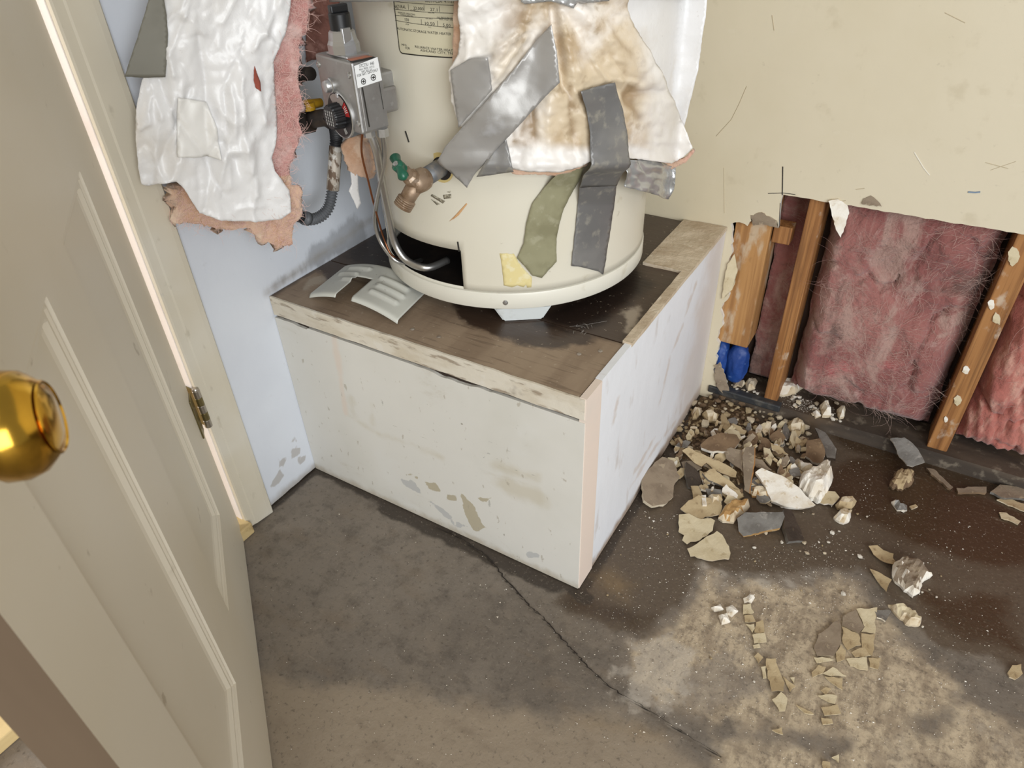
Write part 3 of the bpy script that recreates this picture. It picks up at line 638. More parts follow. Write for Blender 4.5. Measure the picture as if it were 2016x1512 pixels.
# ================================================================== WATER HEATER
m_jack = mat('cream_enamel', (216, 210, 193), .32, layers=[nz(3, .45, .7, (208, 200, 178), .6), nz(16, .66, .76, (176, 164, 130), .5, 6), nz(60, .72, .78, (150, 138, 112), .4, 3)], bump=[(14, 3, .03, .003)])
m_ring = mat('cream_enamel_ring', (222, 218, 204), .38, layers=[nz(20, .62, .74, (196, 188, 166), .5, 5)])
m_dark = mat('sooty_metal', (34, 28, 24), .8, layers=[nz(12, .45, .7, (62, 50, 42), .7)])
m_foot = mat('white_foot_enamel', (220, 224, 222), .4, layers=[nz(20, .6, .74, (186, 184, 176), .6)])
m_steel = mat('zinc_steel', (186, 186, 184), .3, .9, layers=[nz(40, .5, .7, (150, 148, 144), .6)])
heater = thing('water_heater', 'cream tank water heater standing on the white platform', 'water heater', (HX, HY, H))
HI = Matrix.Translation(-Vector(heater.location))
def hpar(o): o.parent = heater; o.matrix_parent_inverse = HI; return o
def cy(azd, r, z): a = math.radians(azd); return Vector((HX+r*cos(a), HY+r*sin(a), z))
az0, az1, zo = -143.0, -79.5, .600
azs = sorted(set(np.arange(-180, 180.01, 2.5).round(3)) | {az0, az1, -86.0, -83.0}); zz = sorted({.527, .54, .56, .575, .588, zo, .62, .65, .7, .75, .8, .9, 1.0, 1.1, 1.3, 1.62})
def shell(name, r, material, zs_, inward=False):
    bm = bmesh.new(); g = {}
    for i, a in enumerate(azs[:-1]):
        for j, z in enumerate(zs_): g[i, j] = bm.verts.new(cy(a, r, z))
    n = len(azs)-1
    for i in range(n):
        for j in range(len(zs_)-1):
            am = (azs[i]+azs[i+1])/2; zm = (zs_[j]+zs_[j+1])/2
            if az0 < am < az1 and zm < zo:
                continue
            bm.faces.new((g[i, j], g[(i+1) % n, j], g[(i+1) % n, j+1], g[i, j+1]))
    return frombm(name, bm, material, None, True)
jk = hpar(shell('jacket', HR, m_jack, zz)); sharp(jk)
md = jk.modifiers.new('thickness', 'SOLIDIFY'); md.thickness = .0012; md.offset = -1
hpar(shell('inner_liner', HR-.006, m_dark, [z for z in zz if z < 1.0]))
hpar(lathe('top_cover', [(0, 1.64), (.2, 1.637), (.25, 1.63), (.2565, 1.62), (.2565, 1.6), (.254, 1.6)], (HX, HY, 0), (0, 0, 1), m_ring, None, 72))
hpar(lathe('base_ring', [(.25, .494), (.2562, .494), (.2572, .4955), (.2572, .522), (.2560, .5245), (.2525, .5255), (.2525, .53)], (HX, HY, 0), (0, 0, 1), m_ring, None, 96))
hpar(lathe('base_pan', [(0, .499), (.252, .499), (.252, .497), (0, .497)], (HX, HY, 0), (0, 0, 1), m_dark, None, 48))
hpar(lathe('tank_bottom', [(0, .66), (.15, .655), (.235, .63), (.245, .61), (.2, .605), (0, .615)], (HX, HY, 0), (0, 0, 1), m_dark, None, 48))
hpar(lathe('burner', [(0, .552), (.05, .553), (.085, .548), (.09, .54), (.06, .532), (.02, .53), (.02, .51), (0, .51)], (HX, HY, 0), (0, 0, 1), m_dark, None, 32))
for a in (-56, 64, -176):
    e = cy(a, .232, .4605); x, y = Vector((-sin(math.radians(a)), cos(math.radians(a)), 0)), Vector((cos(math.radians(a)), sin(math.radians(a)), 0)); bm = bmesh.new()
    P8 = []
    for (z, w, d0, d1) in ((0, .035, -.026, .010), (.0348, .052, -.035, .020)):
        for sx, dd in ((-1, d0), (1, d0), (1, d1), (-1, d1)): P8.append(bm.verts.new(e+x*(sx*w)+y*dd+Vector((0, 0, z))))
    for q in ((0, 1, 2, 3), (4, 5, 6, 7), (0, 1, 5, 4), (1, 2, 6, 5), (2, 3, 7, 6), (3, 0, 4, 7)): bm.faces.new([P8[k] for k in q])
    bmesh.ops.bevel(bm, geom=bm.edges[:], offset=.003, segments=2, affect='EDGES')
    hpar(frombm('foot', bm, m_foot))
def screw(name, P, N, r, parent=None):
    o = lathe(name, [(0, .0012), (r*.25, .0013), (r*.3, .0022), (r*.75, .0019), (r, .0006), (r, -.001)], P, N, m_steel, parent, 16); return o
P = on_cyl(995, 596, .2574); hpar(screw('ring_screw', P, (P[0]-HX, P[1]-HY, 0), .0048))

# print wrapped on the jacket
def text_geo(s):
    cu = bpy.data.curves.new('txt', 'FONT'); cu.body = s; cu.size = 1; cu.resolution_u = 2
    o = bpy.data.objects.new('txt', cu); COL.objects.link(o)
    dg = bpy.context.evaluated_depsgraph_get(); me = o.evaluated_get(dg).to_mesh()
    v_ = np.array([tuple(p.co) for p in me.vertices]); f_ = [tuple(p.vertices) for p in me.polygons]
    o.evaluated_get(dg).to_mesh_clear(); bpy.data.objects.remove(o); bpy.data.curves.remove(cu)
    return v_[:, :2], f_
def cylsz(px, py, r=HR):
    p = on_cyl(px, py, r); return math.atan2(p[1]-HY, p[0]-HX)*r, p[2]
def wrap(s, z, r): a = s/HR; return (HX+r*cos(a), HY+r*sin(a), z)
def text_between(s, a, b, mp, hgt=None, w=.62):
    """text from 2-D point a to b; mp(s,t)->3-D"""
    v_, f_ = text_geo(s); w_ = v_[:, 0].max()-v_[:, 0].min(); v_ = v_-np.array([v_[:, 0].min(), 0]); a = np.array(a); b = np.array(b); e = b-a; k = np.hypot(*e)/w_; e = e/np.hypot(*e); n_ = np.array([-e[1], e[0]])
    kh = k if hgt is None else hgt/.7
    return [mp(*(a+e*x*k+n_*y*kh)) for x, y in v_], f_
def strip(a, b, w, mp, n=14):
    a = np.array(a); b = np.array(b); e = (b-a)/np.hypot(*(b-a)); q = np.array([-e[1], e[0]])*w/2; v_ = []; f_ = []
    for i in range(n+1):
        p = a+(b-a)*i/n; v_ += [mp(*(p-q)), mp(*(p+q))]
    return v_, [(2*i, 2*i+2, 2*i+3, 2*i+1) for i in range(n)]
def joinvf(L):
    v_ = []; f_ = []
    for a, b in L:
        k = len(v_); v_ += list(a); f_ += [tuple(i+k for i in q) for q in b]
    return v_, f_
m_ink = mat('black_print', (38, 34, 28), .6)
m_lab = mat('tan_rating_label', (206, 199, 172), .35)
lm = lambda s, z: wrap(s, z, HR+.0009)
s0, zb = cylsz(788, 104); st, zt_ = cylsz(775, 0); s1 = s0+.16
lab = hpar(raw('rating_label', *joinvf([strip((s0, (zb+1.06)/2), (s1, (zb+1.06)/2), 1.06-zb, lambda s, z: wrap(s, z, HR+.0005), 30)]), m_lab, None, True))
Lg = [strip((s0, zb+.006), (s0, 1.06), .0016, lm), strip((s0+.006, zb), (s1, zb), .0016, lm, 30)]
cv = [(s0+.006-.006*cos(t), zb+.006-.006*sin(t)) for t in np.linspace(0, pi/2, 6)]
Lg += [strip(p, q, .0016, lm, 1) for p, q in zip(cv[:-1], cv[1:])]
S2 = lambda x, y: cylsz(560+x/5.04, y/5.04)
def tx(s, a, b, h): Lg.append(text_between(s, S2(*a), S2(*b), lm, h))
tx('AUTOMATIC STORAGE WATER HEATER', (1122, 292), (1658, 350), .0033)
tx('MFG.', (1168, 452), (1222, 460), .0030); tx('FOR', (1205, 486), (1250, 490), .0030)
tx('RELIANCE WATER HEATER CO.', (1300, 472), (1790, 520), .0032); tx('ASHLAND CITY, TN', (1352, 508), (1670, 542), .0032)
tx('NATURAL', (1092, 76), (1210, 84), .0040); tx('32,000', (1285, 96), (1385, 104), .0040); tx('27.1', (1450, 108), (1520, 114), .0040)
tx('150', (1200, 206), (1240, 210), .0036); tx('10.50', (1400, 246), (1495, 252), .0040); tx('5.00', (1575, 262), (1650, 270), .0040)
tx('MINIMUM OPERATING', (1130, 130), (1300, 152), .0020); tx('WORKING PRESSURE', (1155, 152), (1280, 168), .0020); tx('GAS PRESSURE IN', (1515, 180), (1668, 186), .0020); tx('MIN. INLET', (1405, 188), (1480, 192), .0018); tx('MAX. INLET PRES.', (1540, 198), (1690, 206), .0018)
tx('PSI', (1210, 246), (1240, 248), .0018); tx('W.C.', (1430, 275), (1462, 277), .0018); tx('W.C.', (1598, 286), (1632, 288), .0018); tx('GAS', (1115, 86), (1140, 88), .0016); tx('BTU/HR', (1255, 108), (1305, 112), .0018); tx('GAL./HR', (1430, 130), (1492, 134), .0018)
tx('S0511-LSA  4.1-27', (1400, 20), (1690, 30), .0040)
for a, b in [((1082, 12), (1690, 52)), ((1088, 88), (1690, 132)), ((1100, 150), (1690, 186)), ((1102, 200), (1690, 276)), ((1232, 40), (1236, 96)), ((1388, 52), (1390, 108)), ((1538, 62), (1542, 118)), ((1360, 190), (1364, 240)), ((1520, 205), (1524, 258))]:
    Lg.append(strip(S2(*a), S2(*b), .0006, lm))
pr = raw('label_print', *joinvf(Lg), m_ink); pr.parent = lab

# bits on the jacket
m_ytape = mat('yellow_masking_tape', (220, 204, 146), .7, layers=[nz(60, .5, .64, (226, 216, 178), .8, 5)])
def on_jacket(name, poly, material, r=HR+.0006, step=6, thick=.0003, jag=0):
    o, V_ = sheet(name, poly, step, lambda x, y: on_cyl(x, y, r), material, None, thick, jag, 3); return hpar(o)
on_jacket('tape_residue', [(984, 499), (1012, 500), (1020, 516), (1036, 535), (1047, 546), (1046, 565), (1038, 566), (1036, 560), (1030, 566), (1018, 562), (1008, 566), (992, 562)], m_ytape, jag=.8)
m_smk = mat('dark_scuff', (120, 112, 94), .8, layers=[nz(300, .5, .6, (190, 182, 160), .7, 4)]); m_rst = mat('rust_streak', (206, 160, 112), .8)
for q in [[(850, 382), (876, 396), (872, 401), (848, 386)], [(848, 392), (866, 402), (860, 404)], [(872, 384), (888, 382), (888, 390), (874, 392)], [(880, 378), (888, 376), (886, 380)]]: on_jacket('scuff_mark', q, m_smk, step=3)
for q in [[(896, 424), (918, 400), (920, 402), (903, 424), (892, 432)], [(884, 436), (896, 424), (898, 428)]]: on_jacket('rust_streak', q, m_rst, step=3)
for a, b in [((901, 476), (904, 495)), ((798, 258), (805, 280))]:
    hpar(frombm('jacket_slot', tubemesh([on_cyl(*a, HR+.0004), on_cyl(*b, HR+.0004)], .0014, 6), m_ink))

# ---- gas control valve
az = math.radians(-106); vn = np.array([cos(az), sin(az), 0]); vt = np.array([-sin(az), cos(az), 0]); vo = np.array([HX, HY, 0])
m_alu = mat('cast_aluminium', (168, 166, 163), .42, .75, layers=[nz(30, .4, .7, (146, 142, 138), .6), nz(90, .62, .72, (196, 196, 196), .4, 3)], bump=[(180, 3, .12, .001)])
m_alu2 = mat('bright_aluminium', (196, 196, 196), .3, .85, layers=[nz(40, .5, .7, (166, 164, 160), .6)])
m_blk = mat('black_plastic', (26, 26, 28), .38); m_red = mat('red_dial_print', (176, 44, 42), .5); m_wht = mat('white_label', (232, 232, 230), .5); m_org = mat('faded_orange_label', (190, 120, 92), .6, layers=[nz(40, .5, .7, (206, 160, 140), .6)])
m_grey = mat('grey_dial_print', (150, 138, 132), .5)
VM = Matrix(((vt[0], vn[0], 0, HX), (vt[1], vn[1], 0, HY), (0, 0, 1, 0), (0, 0, 0, 1)))
def vp(t, n, z): return Vector(vo+vt*t+vn*n+np.array([0, 0, z]))
t0, t1, n0, n1, z0, z1 = -.054, .046, .293, .3415, .804, .904
valve = hpar(box('gas_control_valve', t0, t1, n0, n1, z0, z1, m_alu, None, .0035, VM)); valve['label'] = 'grey cast gas control valve with temperature dial'
def vpar(o): o.parent = valve; return o
vpar(box('valve_neck', -.02, .015, .250, .30, .84, .875, m_alu, None, .004, VM)); vpar(box('valve_side_lug', t1-.004, t1+.003, .272, .30, .826, .862, m_alu, None, .004, VM))
vpar(box('valve_cover_plate', t1-.001, t1+.003, n0+.002, n1-.006, z0+.004, z1-.004, m_alu, None, .001, VM))
def onfront(px, py, off=0.0): return on_plane(px, py, vo+vn*(n1+off), vn)
def onside(px, py, off=.0032): return on_plane(px, py, vo+vt*(t1+off), vt)
# dial
dc = np.array(vp(.008, n1, .838)); dcz = onfront(672, 226); dc = np.array([dcz[0], dcz[1], dcz[2]])
vpar(lathe('dial_bezel', [(.0345, -.001), (.0345, .0025), (.033, .0032), (.032, .0022), (.0, .0022)], dc, vn, m_alu2, None, 48))
vpar(lathe('dial_face', [(.0315, .0024), (.0315, .0034), (0, .0034)], dc, vn, m_blk, None, 48))
def sector(a0, a1, r0, r1, off, n=10):
    v_ = []; 
    for i in range(n+1):
        a = math.radians(a0+(a1-a0)*i/n); e = vt*cos(a)+np.array([0, 0, sin(a)])
        v_ += [dc+vn*off+e*r0, dc+vn*off+e*r1]
    return v_, [(2*i, 2*i+1, 2*i+3, 2*i+2) for i in range(n)]
vpar(raw('dial_red_band', *sector(5, 48, .0165, .0305, .0037), m_red)); vpar(raw('dial_grey_band', *sector(50, 130, .0165, .0305, .0037), m_grey))
bars = [sector(a, a+2.2, .02, .0285, .0041, 2) for a in (18, 24, 30, 36, -68, -62, -56)]
vpar(raw('dial_print', *joinvf(bars), m_wht))['kind'] = 'stuff'
kn = lambda t_: .0185 + .0007*(1 if int(t_*72) % 2 else -1)
bm = bmesh.new(); rings = []
for hgt, rr in ((.0036, .0185), (.018, .0175), (.0205, .0165)):
    rings.append([bm.verts.new(Vector(dc+vn*hgt+(vt*cos(2*pi*k/72)+np.array([0, 0, sin(2*pi*k/72)]))*(rr+(.0008 if (k//2) % 2 else -.0004)))) for k in range(72)])
for a, b in zip(rings[:-1], rings[1:]):
    for k in range(72): bm.faces.new((a[k], a[(k+1) % 72], b[(k+1) % 72], b[k]))
bm.faces.new(rings[-1]); vpar(frombm('temperature_knob', bm, m_blk))
m_kp = mat('pale_knob_print', (190, 190, 188), .6)
kl = []
for i in range(4):
    o_ = -.009+.006*i
    a = dc+vn*.0209+vt*o_+np.array([0, 0, .010]); 
    for j in range(5):
        c = a-np.array([0, 0, .0045*j]); kl.append(([c-vt*.0011, c+vt*.0011, c+vt*.0011-np.array([0, 0, .0034]), c-vt*.0011-np.array([0, 0, .0034])], [(0, 1, 2, 3)]))
vpar(raw('knob_print', *joinvf(kl), m_kp))
bc = onfront(652, 168); vpar(lathe('reset_button', [(.011, -.001), (.011, .003), (.0095, .004), (.0088, .010), (.0075, .0115), (0, .012)], bc, vn, m_alu2, None, 28))
for q in ((627, 127), (687, 148), (706, 244)): vpar(screw('valve_screw', onfront(*q), vn, .0048))
p_ = onfront(668, 188); vpar(box('pointer_fin', -.003, .003, -.001, .005, -.003, .004, m_alu2, None, .001, Matrix.Translation(Vector(p_)) @ VM.to_3x3().to_4x4()))
# side label with print
def sidemap(off): return lambda a, z: tuple(vo+vt*(t1+off)-vn*a+np.array([0, 0, z]))
def sn(px, py): p = onside(px, py); return -float((p-vo)@vn), float(p[2])
c4 = [(697, 130), (743, 112), (752, 158), (704, 174)]
lb = [sn(*q) for q in c4]
wl = vpar(raw('valve_label', [sidemap(.0034)(*q) for q in lb], [(0, 1, 2, 3)], m_wht))
VL = []
def vtx(s, a, b, h): VL.append(text_between(s, sn(*zc([a], 5.04, 560, 0)[0]), sn(*zc([b], 5.04, 560, 0)[0]), sidemap(.0038), h))
vtx('37C73U  640', (742, 672), (888, 638), .0042); vtx('MAX. PRESS. 1/2 P.S.I.', (742, 702), (892, 666), .0026); vtx('NAT. REG. 4.0"', (766, 722), (870, 700), .0028); vtx('FOR NAT. GAS ONLY', (722, 766), (930, 702), .0036)
vp_ = raw('label_print', *joinvf(VL), m_ink); vp_.parent = valve
for c_, rr in (((782, 808), .0042), ((880, 768), .0044)):
    q = sn(*zc([c_], 5.04, 560, 0)[0]); ring = [sidemap(.0038)(q[0]+rr*cos(t), q[1]+rr*sin(t)) for t in np.linspace(0, 2*pi, 24, endpoint=False)]; rin = [sidemap(.0038)(q[0]+rr*.74*cos(t), q[1]+rr*.74*sin(t)) for t in np.linspace(0, 2*pi, 24, endpoint=False)]
    v_ = ring+rin; f_ = [(k, (k+1) % 24, 24+(k+1) % 24, 24+k) for k in range(24)]
    b_ = strip((q[0]-rr*.6, q[1]), (q[0]+rr*.6, q[1]), rr*.35, sidemap(.0039), 1); c2 = strip((q[0], q[1]-rr*.55), (q[0], q[1]+rr*.55), rr*.3, sidemap(.0039), 1)
    vpar(raw('label_mark', *joinvf([(v_, f_), b_, c2]), m_ink))
vpar(raw('valve_black_stripe', [vp(t1+.002, -lb[0][0], z1+.0003), vp(t1+.002, -lb[1][0], z1+.0003), vp(t1-.008, -lb[1][0], z1+.0003), vp(t1-.008, -lb[0][0], z1+.0003)], [(0, 1, 2, 3)], m_ink))
vpar(raw('orange_label', [vp(t1-.0085, -lb[0][0]-.004, z1+.0003), vp(t1-.0085, -lb[1][0], z1+.0003), vp(t1-.032, -lb[1][0]+.003, z1+.0003), vp(t1-.032, -lb[0][0]-.006, z1+.0003)], [(0, 1, 2, 3)], m_org))
for a, b, w in (((713, 172), (727, 250), .0016), ((746, 162), (755, 215), .0007)):
    A_, B_ = sn(*a), sn(*b); vpar(raw('cover_slot', *strip(A_, B_, w*1.4, sidemap(.0036), 4), m_ink))
# pilot knob on top
tc_ = (-.006, .318)
vpar(box('knob_flange', tc_[0]-.026, tc_[0]+.030, tc_[1]-.022, tc_[1]+.016, z1, z1+.0035, m_alu2, None, .001, VM))
vpar(lathe('knob_collar', [(.023, 0), (.023, .012), (.0205, .017), (.0185, .028), (.0165, .030), (.0, .030)], vp(tc_[0], tc_[1], z1+.0035), (0, 0, 1), m_alu2, None, 8, False))
vpar(box('collar_tab', tc_[0]+.014, tc_[0]+.019, tc_[1]-.004, tc_[1]+.010, z1+.016, z1+.038, m_alu2, None, .001, VM))
vpar(lathe('pilot_knob', [(.0155, 0), (.0155, .022), (.0140, .024), (0, .024)], vp(tc_[0], tc_[1], z1+.032), (0, 0, 1), m_blk, None, 20))
vpar(box('pilot_knob_grip', tc_[0]-.005, tc_[0]+.005, tc_[1]-.014, tc_[1]+.014, z1+.055, z1+.066, m_blk, None, .002, VM))
# tubes under the valve
m_tube = mat('aluminium_tube', (190, 188, 184), .3, .9, layers=[nz(20, .5, .7, (160, 156, 150), .7, 5)]); m_cop = mat('copper_tube', (150, 96, 66), .35, .9)
cyp = lambda px, py, r: on_cyl(px, py, r)
hpar(tube('burner_tube', [vp(.028, .318, .806), cyp(742, 300, .31), cyp(752, 360, .295), cyp(764, 420, .280), cyp(776, 475, .272), cyp(800, 512, .262), cyp(840, 527, .245), cyp(882, 512, .20)], .0068, m_tube, None, 14))
hpar(tube('pilot_tube', [vp(.042, .303, .806), cyp(757, 300, .298), cyp(752, 345, .30), cyp(741, 400, .295), cyp(739, 440, .287), cyp(751, 478, .28), cyp(778, 512, .268), cyp(806, 518, .24), cyp(830, 512, .2)], .0042, m_tube, None, 10))
hpar(tube('thermocouple', [vp(.004, .312, .806), cyp(712, 300, .312), cyp(726, 360, .304), cyp(737, 405, .296), cyp(756, 470, .28), cyp(775, 505, .27), cyp(812, 512, .22)], .0018, m_cop, None, 8))
for t_, n_ in ((.028, .318), (.042, .303)): hpar(lathe('tube_nut', [(0, 0), (.009, 0), (.009, .012), (0, .012)], vp(t_, n_, .793), (0, 0, 1), m_alu2, None, 6, False))

# ---- drain spigot
m_pipe = mat('grey_nipple', (112, 114, 116), .5, .4, layers=[nz(30, .5, .7, (150, 140, 128), .7, 5)]); m_oldbrass = mat('tarnished_brass', (160, 138, 116), .5, .55, layers=[nz(60, .45, .65, (132, 106, 80), .8, 5), nz(120, .58, .7, (196, 180, 164), .6)], bump=[(90, 4, .3, .001)])
m_green = mat('green_enamel_handle', (30, 92, 70), .3, layers=[nz(30, .62, .7, (150, 140, 110), .8, 4)]); m_foam = mat('yellow_foam_ring', (206, 184, 122), .8)
A_ = np.array(on_cyl(868, 330, HR)); dirS = np.array([-.02, -1.0, -.06]); dirS /= np.linalg.norm(dirS)
sp_ = hpar(lathe('jacket_hole', [(0, .0008), (.024, .0008), (.024, .0), (0, 0)], A_-dirS*0, (0, -1, 0), m_foam, None, 28)); sp2 = lathe('hole_void', [(0, .0012), (.0185, .0012), (.0185, .0004), (0, .0004)], A_+np.array([.002, 0, -.001]), (0, -1, 0), m_dark, sp_, 24)
B1 = A_+dirS*.040; B2 = A_+dirS*.066
drain = hpar(tube('drain_valve', [B1, B1+dirS*.004, B1+dirS*.012, B1+dirS*.026, B1+dirS*.034], [.0150, .0175, .0182, .0165, .012], m_oldbrass, None, 22, spline=False)); drain['label'] = 'tarnished brass drain spigot with a green handle'
def drp(o): o.parent = drain; return o
drp(tube('pipe_nipple', [A_-dirS*.02, A_+dirS*.01, A_+dirS*.042], .0142, m_pipe, None, 22, spline=False))
C1 = B1+dirS*.022; nd = np.array([-.42, -.42, -.80]); nd /= np.linalg.norm(nd)
drp(tube('spout', [C1, C1+nd*.018, C1+nd*.030], [.0135, .0125, .0122], m_oldbrass, None, 20, spline=False))
pr_ = [(.0122, .028)]
for k in range(4): pr_ += [(.0150, .030+.0032*k), (.0150, .0312+.0032*k), (.0134, .0322+.0032*k)]
pr_ += [(.0150, .0432), (.0145, .0445), (.0112, .0445), (.0108, .030), (0, .030)]
drp(lathe('hose_thread', pr_, C1, nd, m_oldbrass, None, 28))
ud = np.array([-.113, -.555, .634]); ud /= np.linalg.norm(ud)
drp(lathe('bonnet', [(.0135, 0), (.0135, .012), (.0105, .016), (.0105, .024), (.006, .026), (.005, .036)], C1+ud*.006, ud, m_oldbrass, None, 8, False))
hcn = C1+ud*.044
ax_ = .39*np.array([-.856, -.516, .03])+.92*np.array([-.287, .525, .80])-.82*np.array([.6, -.72, .35]); ax_ = ax_-ud*np.dot(ax_, ud); ax_ /= np.linalg.norm(ax_)
hd = drp(tube('spigot_handle', [hcn-ax_*.027, hcn-ax_*.021, hcn-ax_*.010, hcn, hcn+ax_*.010, hcn+ax_*.021, hcn+ax_*.027], [.003, .0085, .0062, .0098, .0062, .0085, .003], m_green, None, 14, spline=False))
o = lathe('handle_hub', [(.0092, -.008), (.0092, .005), (.006, .0075), (0, .0078)], hcn, ud, m_green, hd, 16); o = lathe('handle_screw', [(.0045, .007), (.004, .0098), (.0012, .0102), (0, .0088)], hcn, ud, m_steel, hd, 12)

# ---- access cover lying on the deck
m_cov = mat('grey_white_enamel', (206, 206, 196), .4, layers=[nz(14, .5, .72, (182, 180, 168), .6, 5), nz(60, .68, .74, (140, 134, 120), .5)])
cA, cD, cB = (on_axis(*q, 2, H+.0088) for q in ((607, 581), (781, 632), (684, 520)))
cu_ = cD-cA; cvv = cB-cA
nu, nv_ = 71, 31
def cov(u, v, lift=0):
    sag = .021*(1-(2*u-1)**2); return cA+cu_*u+cvv*v+np.array([0, 0, sag+lift])
ribs = [(.62, .88, .30), (.62, .88, .48), (.58, .86, .66), (.10, .30, .62), (.14, .38, .80), (.22, .40, .46)]
bm = bmesh.new(); g = {}
for i in range(nu):
    for j in range(nv_):
        u, v_ = i/(nu-1), j/(nv_-1); l = 0
        for a, b, c in ribs:
            du_ = max(a-u, 0, u-b)*.21; dv_ = (v_-c)*.1; l = max(l, .0045*max(0, 1-(math.hypot(du_, dv_)/.0055)**2))
        ed = min(v_, 1-v_)*.1; l -= .006*max(0, 1-ed/.006)**2 if v_ < .5 else .006*max(0, 1-ed/.006)**2
        g[i, j] = bm.verts.new(Vector(cov(u, v_, l)))
for i in range(nu-1):
    for j in range(nv_-1):
        u, v_ = (i+.5)/(nu-1), (j+.5)/(nv_-1)
        if .335 < u < .515 and v_ < .56: continue
        bm.faces.new((g[i, j], g[i+1, j], g[i+1, j+1], g[i, j+1]))
for v__ in list(bm.verts):
    if not v__.link_faces: bm.verts.remove(v__)
cv_ = frombm('access_cover', bm, m_cov, None, True); md = cv_.modifiers.new('thickness', 'SOLIDIFY'); md.thickness = .0016; md.offset = -1
tag(cv_, 'curved white metal access cover with louvers and a notch lying on the deck', 'access cover')

# ---- gas connector beside the heater
m_hose = mat('grey_corrugated_coating', (92, 94, 97), .5); m_hosed = mat('dark_corrugated_coating', (44, 44, 46), .5); m_ptd = mat('paint_spattered_pipe', (196, 186, 172), .6, .2, layers=[nz(90, .48, .56, (104, 80, 60), .9, 6, (1, 1, .5)), nz(50, .54, .60, (232, 228, 220), .9, 5)])
m_yel = mat('yellow_lever', (196, 150, 30), .45); m_dpipe = mat('dark_iron_pipe', (52, 46, 42), .6, .3, layers=[nz(20, .5, .7, (86, 72, 60), .6)])
def corr(name, pts, r, amp, pitch, material, parent):
    P_ = catmull(pts, 24); L = [0]
    for a, b in zip(P_[:-1], P_[1:]): L.append(L[-1]+(b-a).length)
    n = int(L[-1]/pitch*6); out = []; rr = []
    for i in range(n+1):
        s = L[-1]*i/n; k = min(max(np.searchsorted(L, s)-1, 0), len(P_)-2); f = (s-L[k])/max(L[k+1]-L[k], 1e-9); out.append(P_[k].lerp(P_[k+1], f)); rr.append(r+amp*cos(2*pi*s/pitch))
    return frombm(name, tubemesh(out, rr, 16), material, parent, True)
xg = lambda px, py, x: on_axis(px, py, 0, x)
gas = thing('gas_connector', 'corrugated grey gas connector hose running between the wall and the control valve', 'gas hose', xg(600, 428, -.615))
GI = Matrix.Translation(-Vector(gas.location))
def gpar(o): o.parent = gas; o.matrix_parent_inverse = GI; return o
gpar(corr('grey_hose', [xg(588, 424, -.612), xg(612, 432, -.612), xg(634, 424, -.606), xg(648, 405, -.602), xg(655, 372, -.600)], .0096, .0016, .0052, m_hose, None))
a_ = np.array(xg(598, 429, -.612)); b_ = np.array(xg(606, 431, -.612)); gpar(tube('hose_collar', [a_, b_], .0128, m_hose, None, 16, spline=False))
gpar(tube('hose_end_fitting', [xg(560, 418, -.616), xg(594, 427, -.612)], .0112, m_hosed, None, 14, spline=False))
gpar(tube('spattered_pipe', [xg(655, 374, -.600), xg(658, 330, -.598), xg(661, 288, -.596)], .0118, m_ptd, None, 16, spline=False))
gpar(corr('dark_hose', [xg(661, 290, -.596), xg(662, 268, -.59), xg(658, 245, -.575), xg(648, 228, -.56)], .0100, .0016, .0054, m_hosed, None))
gpar(tube('dark_elbow', [xg(655, 240, -.565), xg(640, 232, -.575), xg(612, 236, -.60)], .0145, m_dpipe, None, 16, 4))
gpar(lathe('dark_union', [(0, 0), (.021, 0), (.021, .022), (0, .022)], xg(612, 236, -.60), (xg(596, 240, -.615)-xg(612, 236, -.60)), m_dpipe, None, 8, False))
gvp = gpar
gvp(tube('yellow_lever', [xg(588, 208, -.605), xg(605, 206, -.605), xg(632, 202, -.60)], [.006, .0085, .0075], m_yel, None, 10, spline=False))
gvp(lathe('lever_boss', [(0, 0), (.012, 0), (.012, .012), (0, .012)], xg(608, 216, -.60), (0, 0, 1), m_yel, None, 12))
gvp(tube('valve_body', [xg(585, 236, -.665), xg(600, 236, -.63), xg(612, 236, -.60)], .013, m_dpipe, None, 14, spline=False))
gvp(corr('pipe_thread', [xg(590, 150, -.65), xg(600, 146, -.63), xg(612, 145, -.61)], .0105, .0008, .003, m_dpipe, None))

# ================================================================== INSULATION BLANKET (right wrap)
m_vinyl = mat('stained_white_vinyl', (236, 228, 218), .38, layers=[nz(5, .42, .58, (206, 186, 154), .9, 6), nz(11, .48, .64, (178, 152, 116), .8, 6), at('crease_brown', .05, .5, (150, 124, 92), .85, 30, .25), nz(40, .56, .7, (150, 126, 94), .5, 5), at('clean', -.2, .25, (236, 233, 229), .8, 12, .25)], bump=[(22, 5, .25, .006), (70, 4, .15, .002)])  # crease_brown: browner crease valleys; clean: whiter hem and sides
m_vinyl_w = mat('white_vinyl', (230, 228, 226), .34, layers=[nz(8, .52, .72, (214, 206, 194), .6, 5), nz(60, .70, .78, (150, 134, 116), .4, 4)], bump=[(30, 6, .35, .005), (90, 4, .15, .002)])
m_fg = mat('peach_fibreglass', (212, 178, 152), .95, sheen=.3, layers=[nz(14, .45, .65, (190, 146, 112), .8, 6), nz(34, .50, .68, (226, 202, 178), .75, 7), nz(8, .55, .7, (204, 150, 134), .7)], bump=[(40, 7, .8, .008), (130, 5, .5, .003)])
m_fgp = mat('rose_fibreglass', (212, 166, 158), .95, sheen=.3, layers=[nz(14, .4, .62, (184, 126, 118), .8, 6), nz(34, .48, .68, (226, 198, 190), .75, 7)], bump=[(40, 7, .9, .010), (130, 5, .6, .003)])
m_tape = mat('silver_duct_tape', (166, 163, 159), .33, .25, layers=[nz(4, .42, .65, (146, 142, 137), .7, 4), nz(14, .6, .72, (190, 190, 192), .6, 5)], bump=[(9, 3, .10, .006), (500, 2, .12, .0005)])
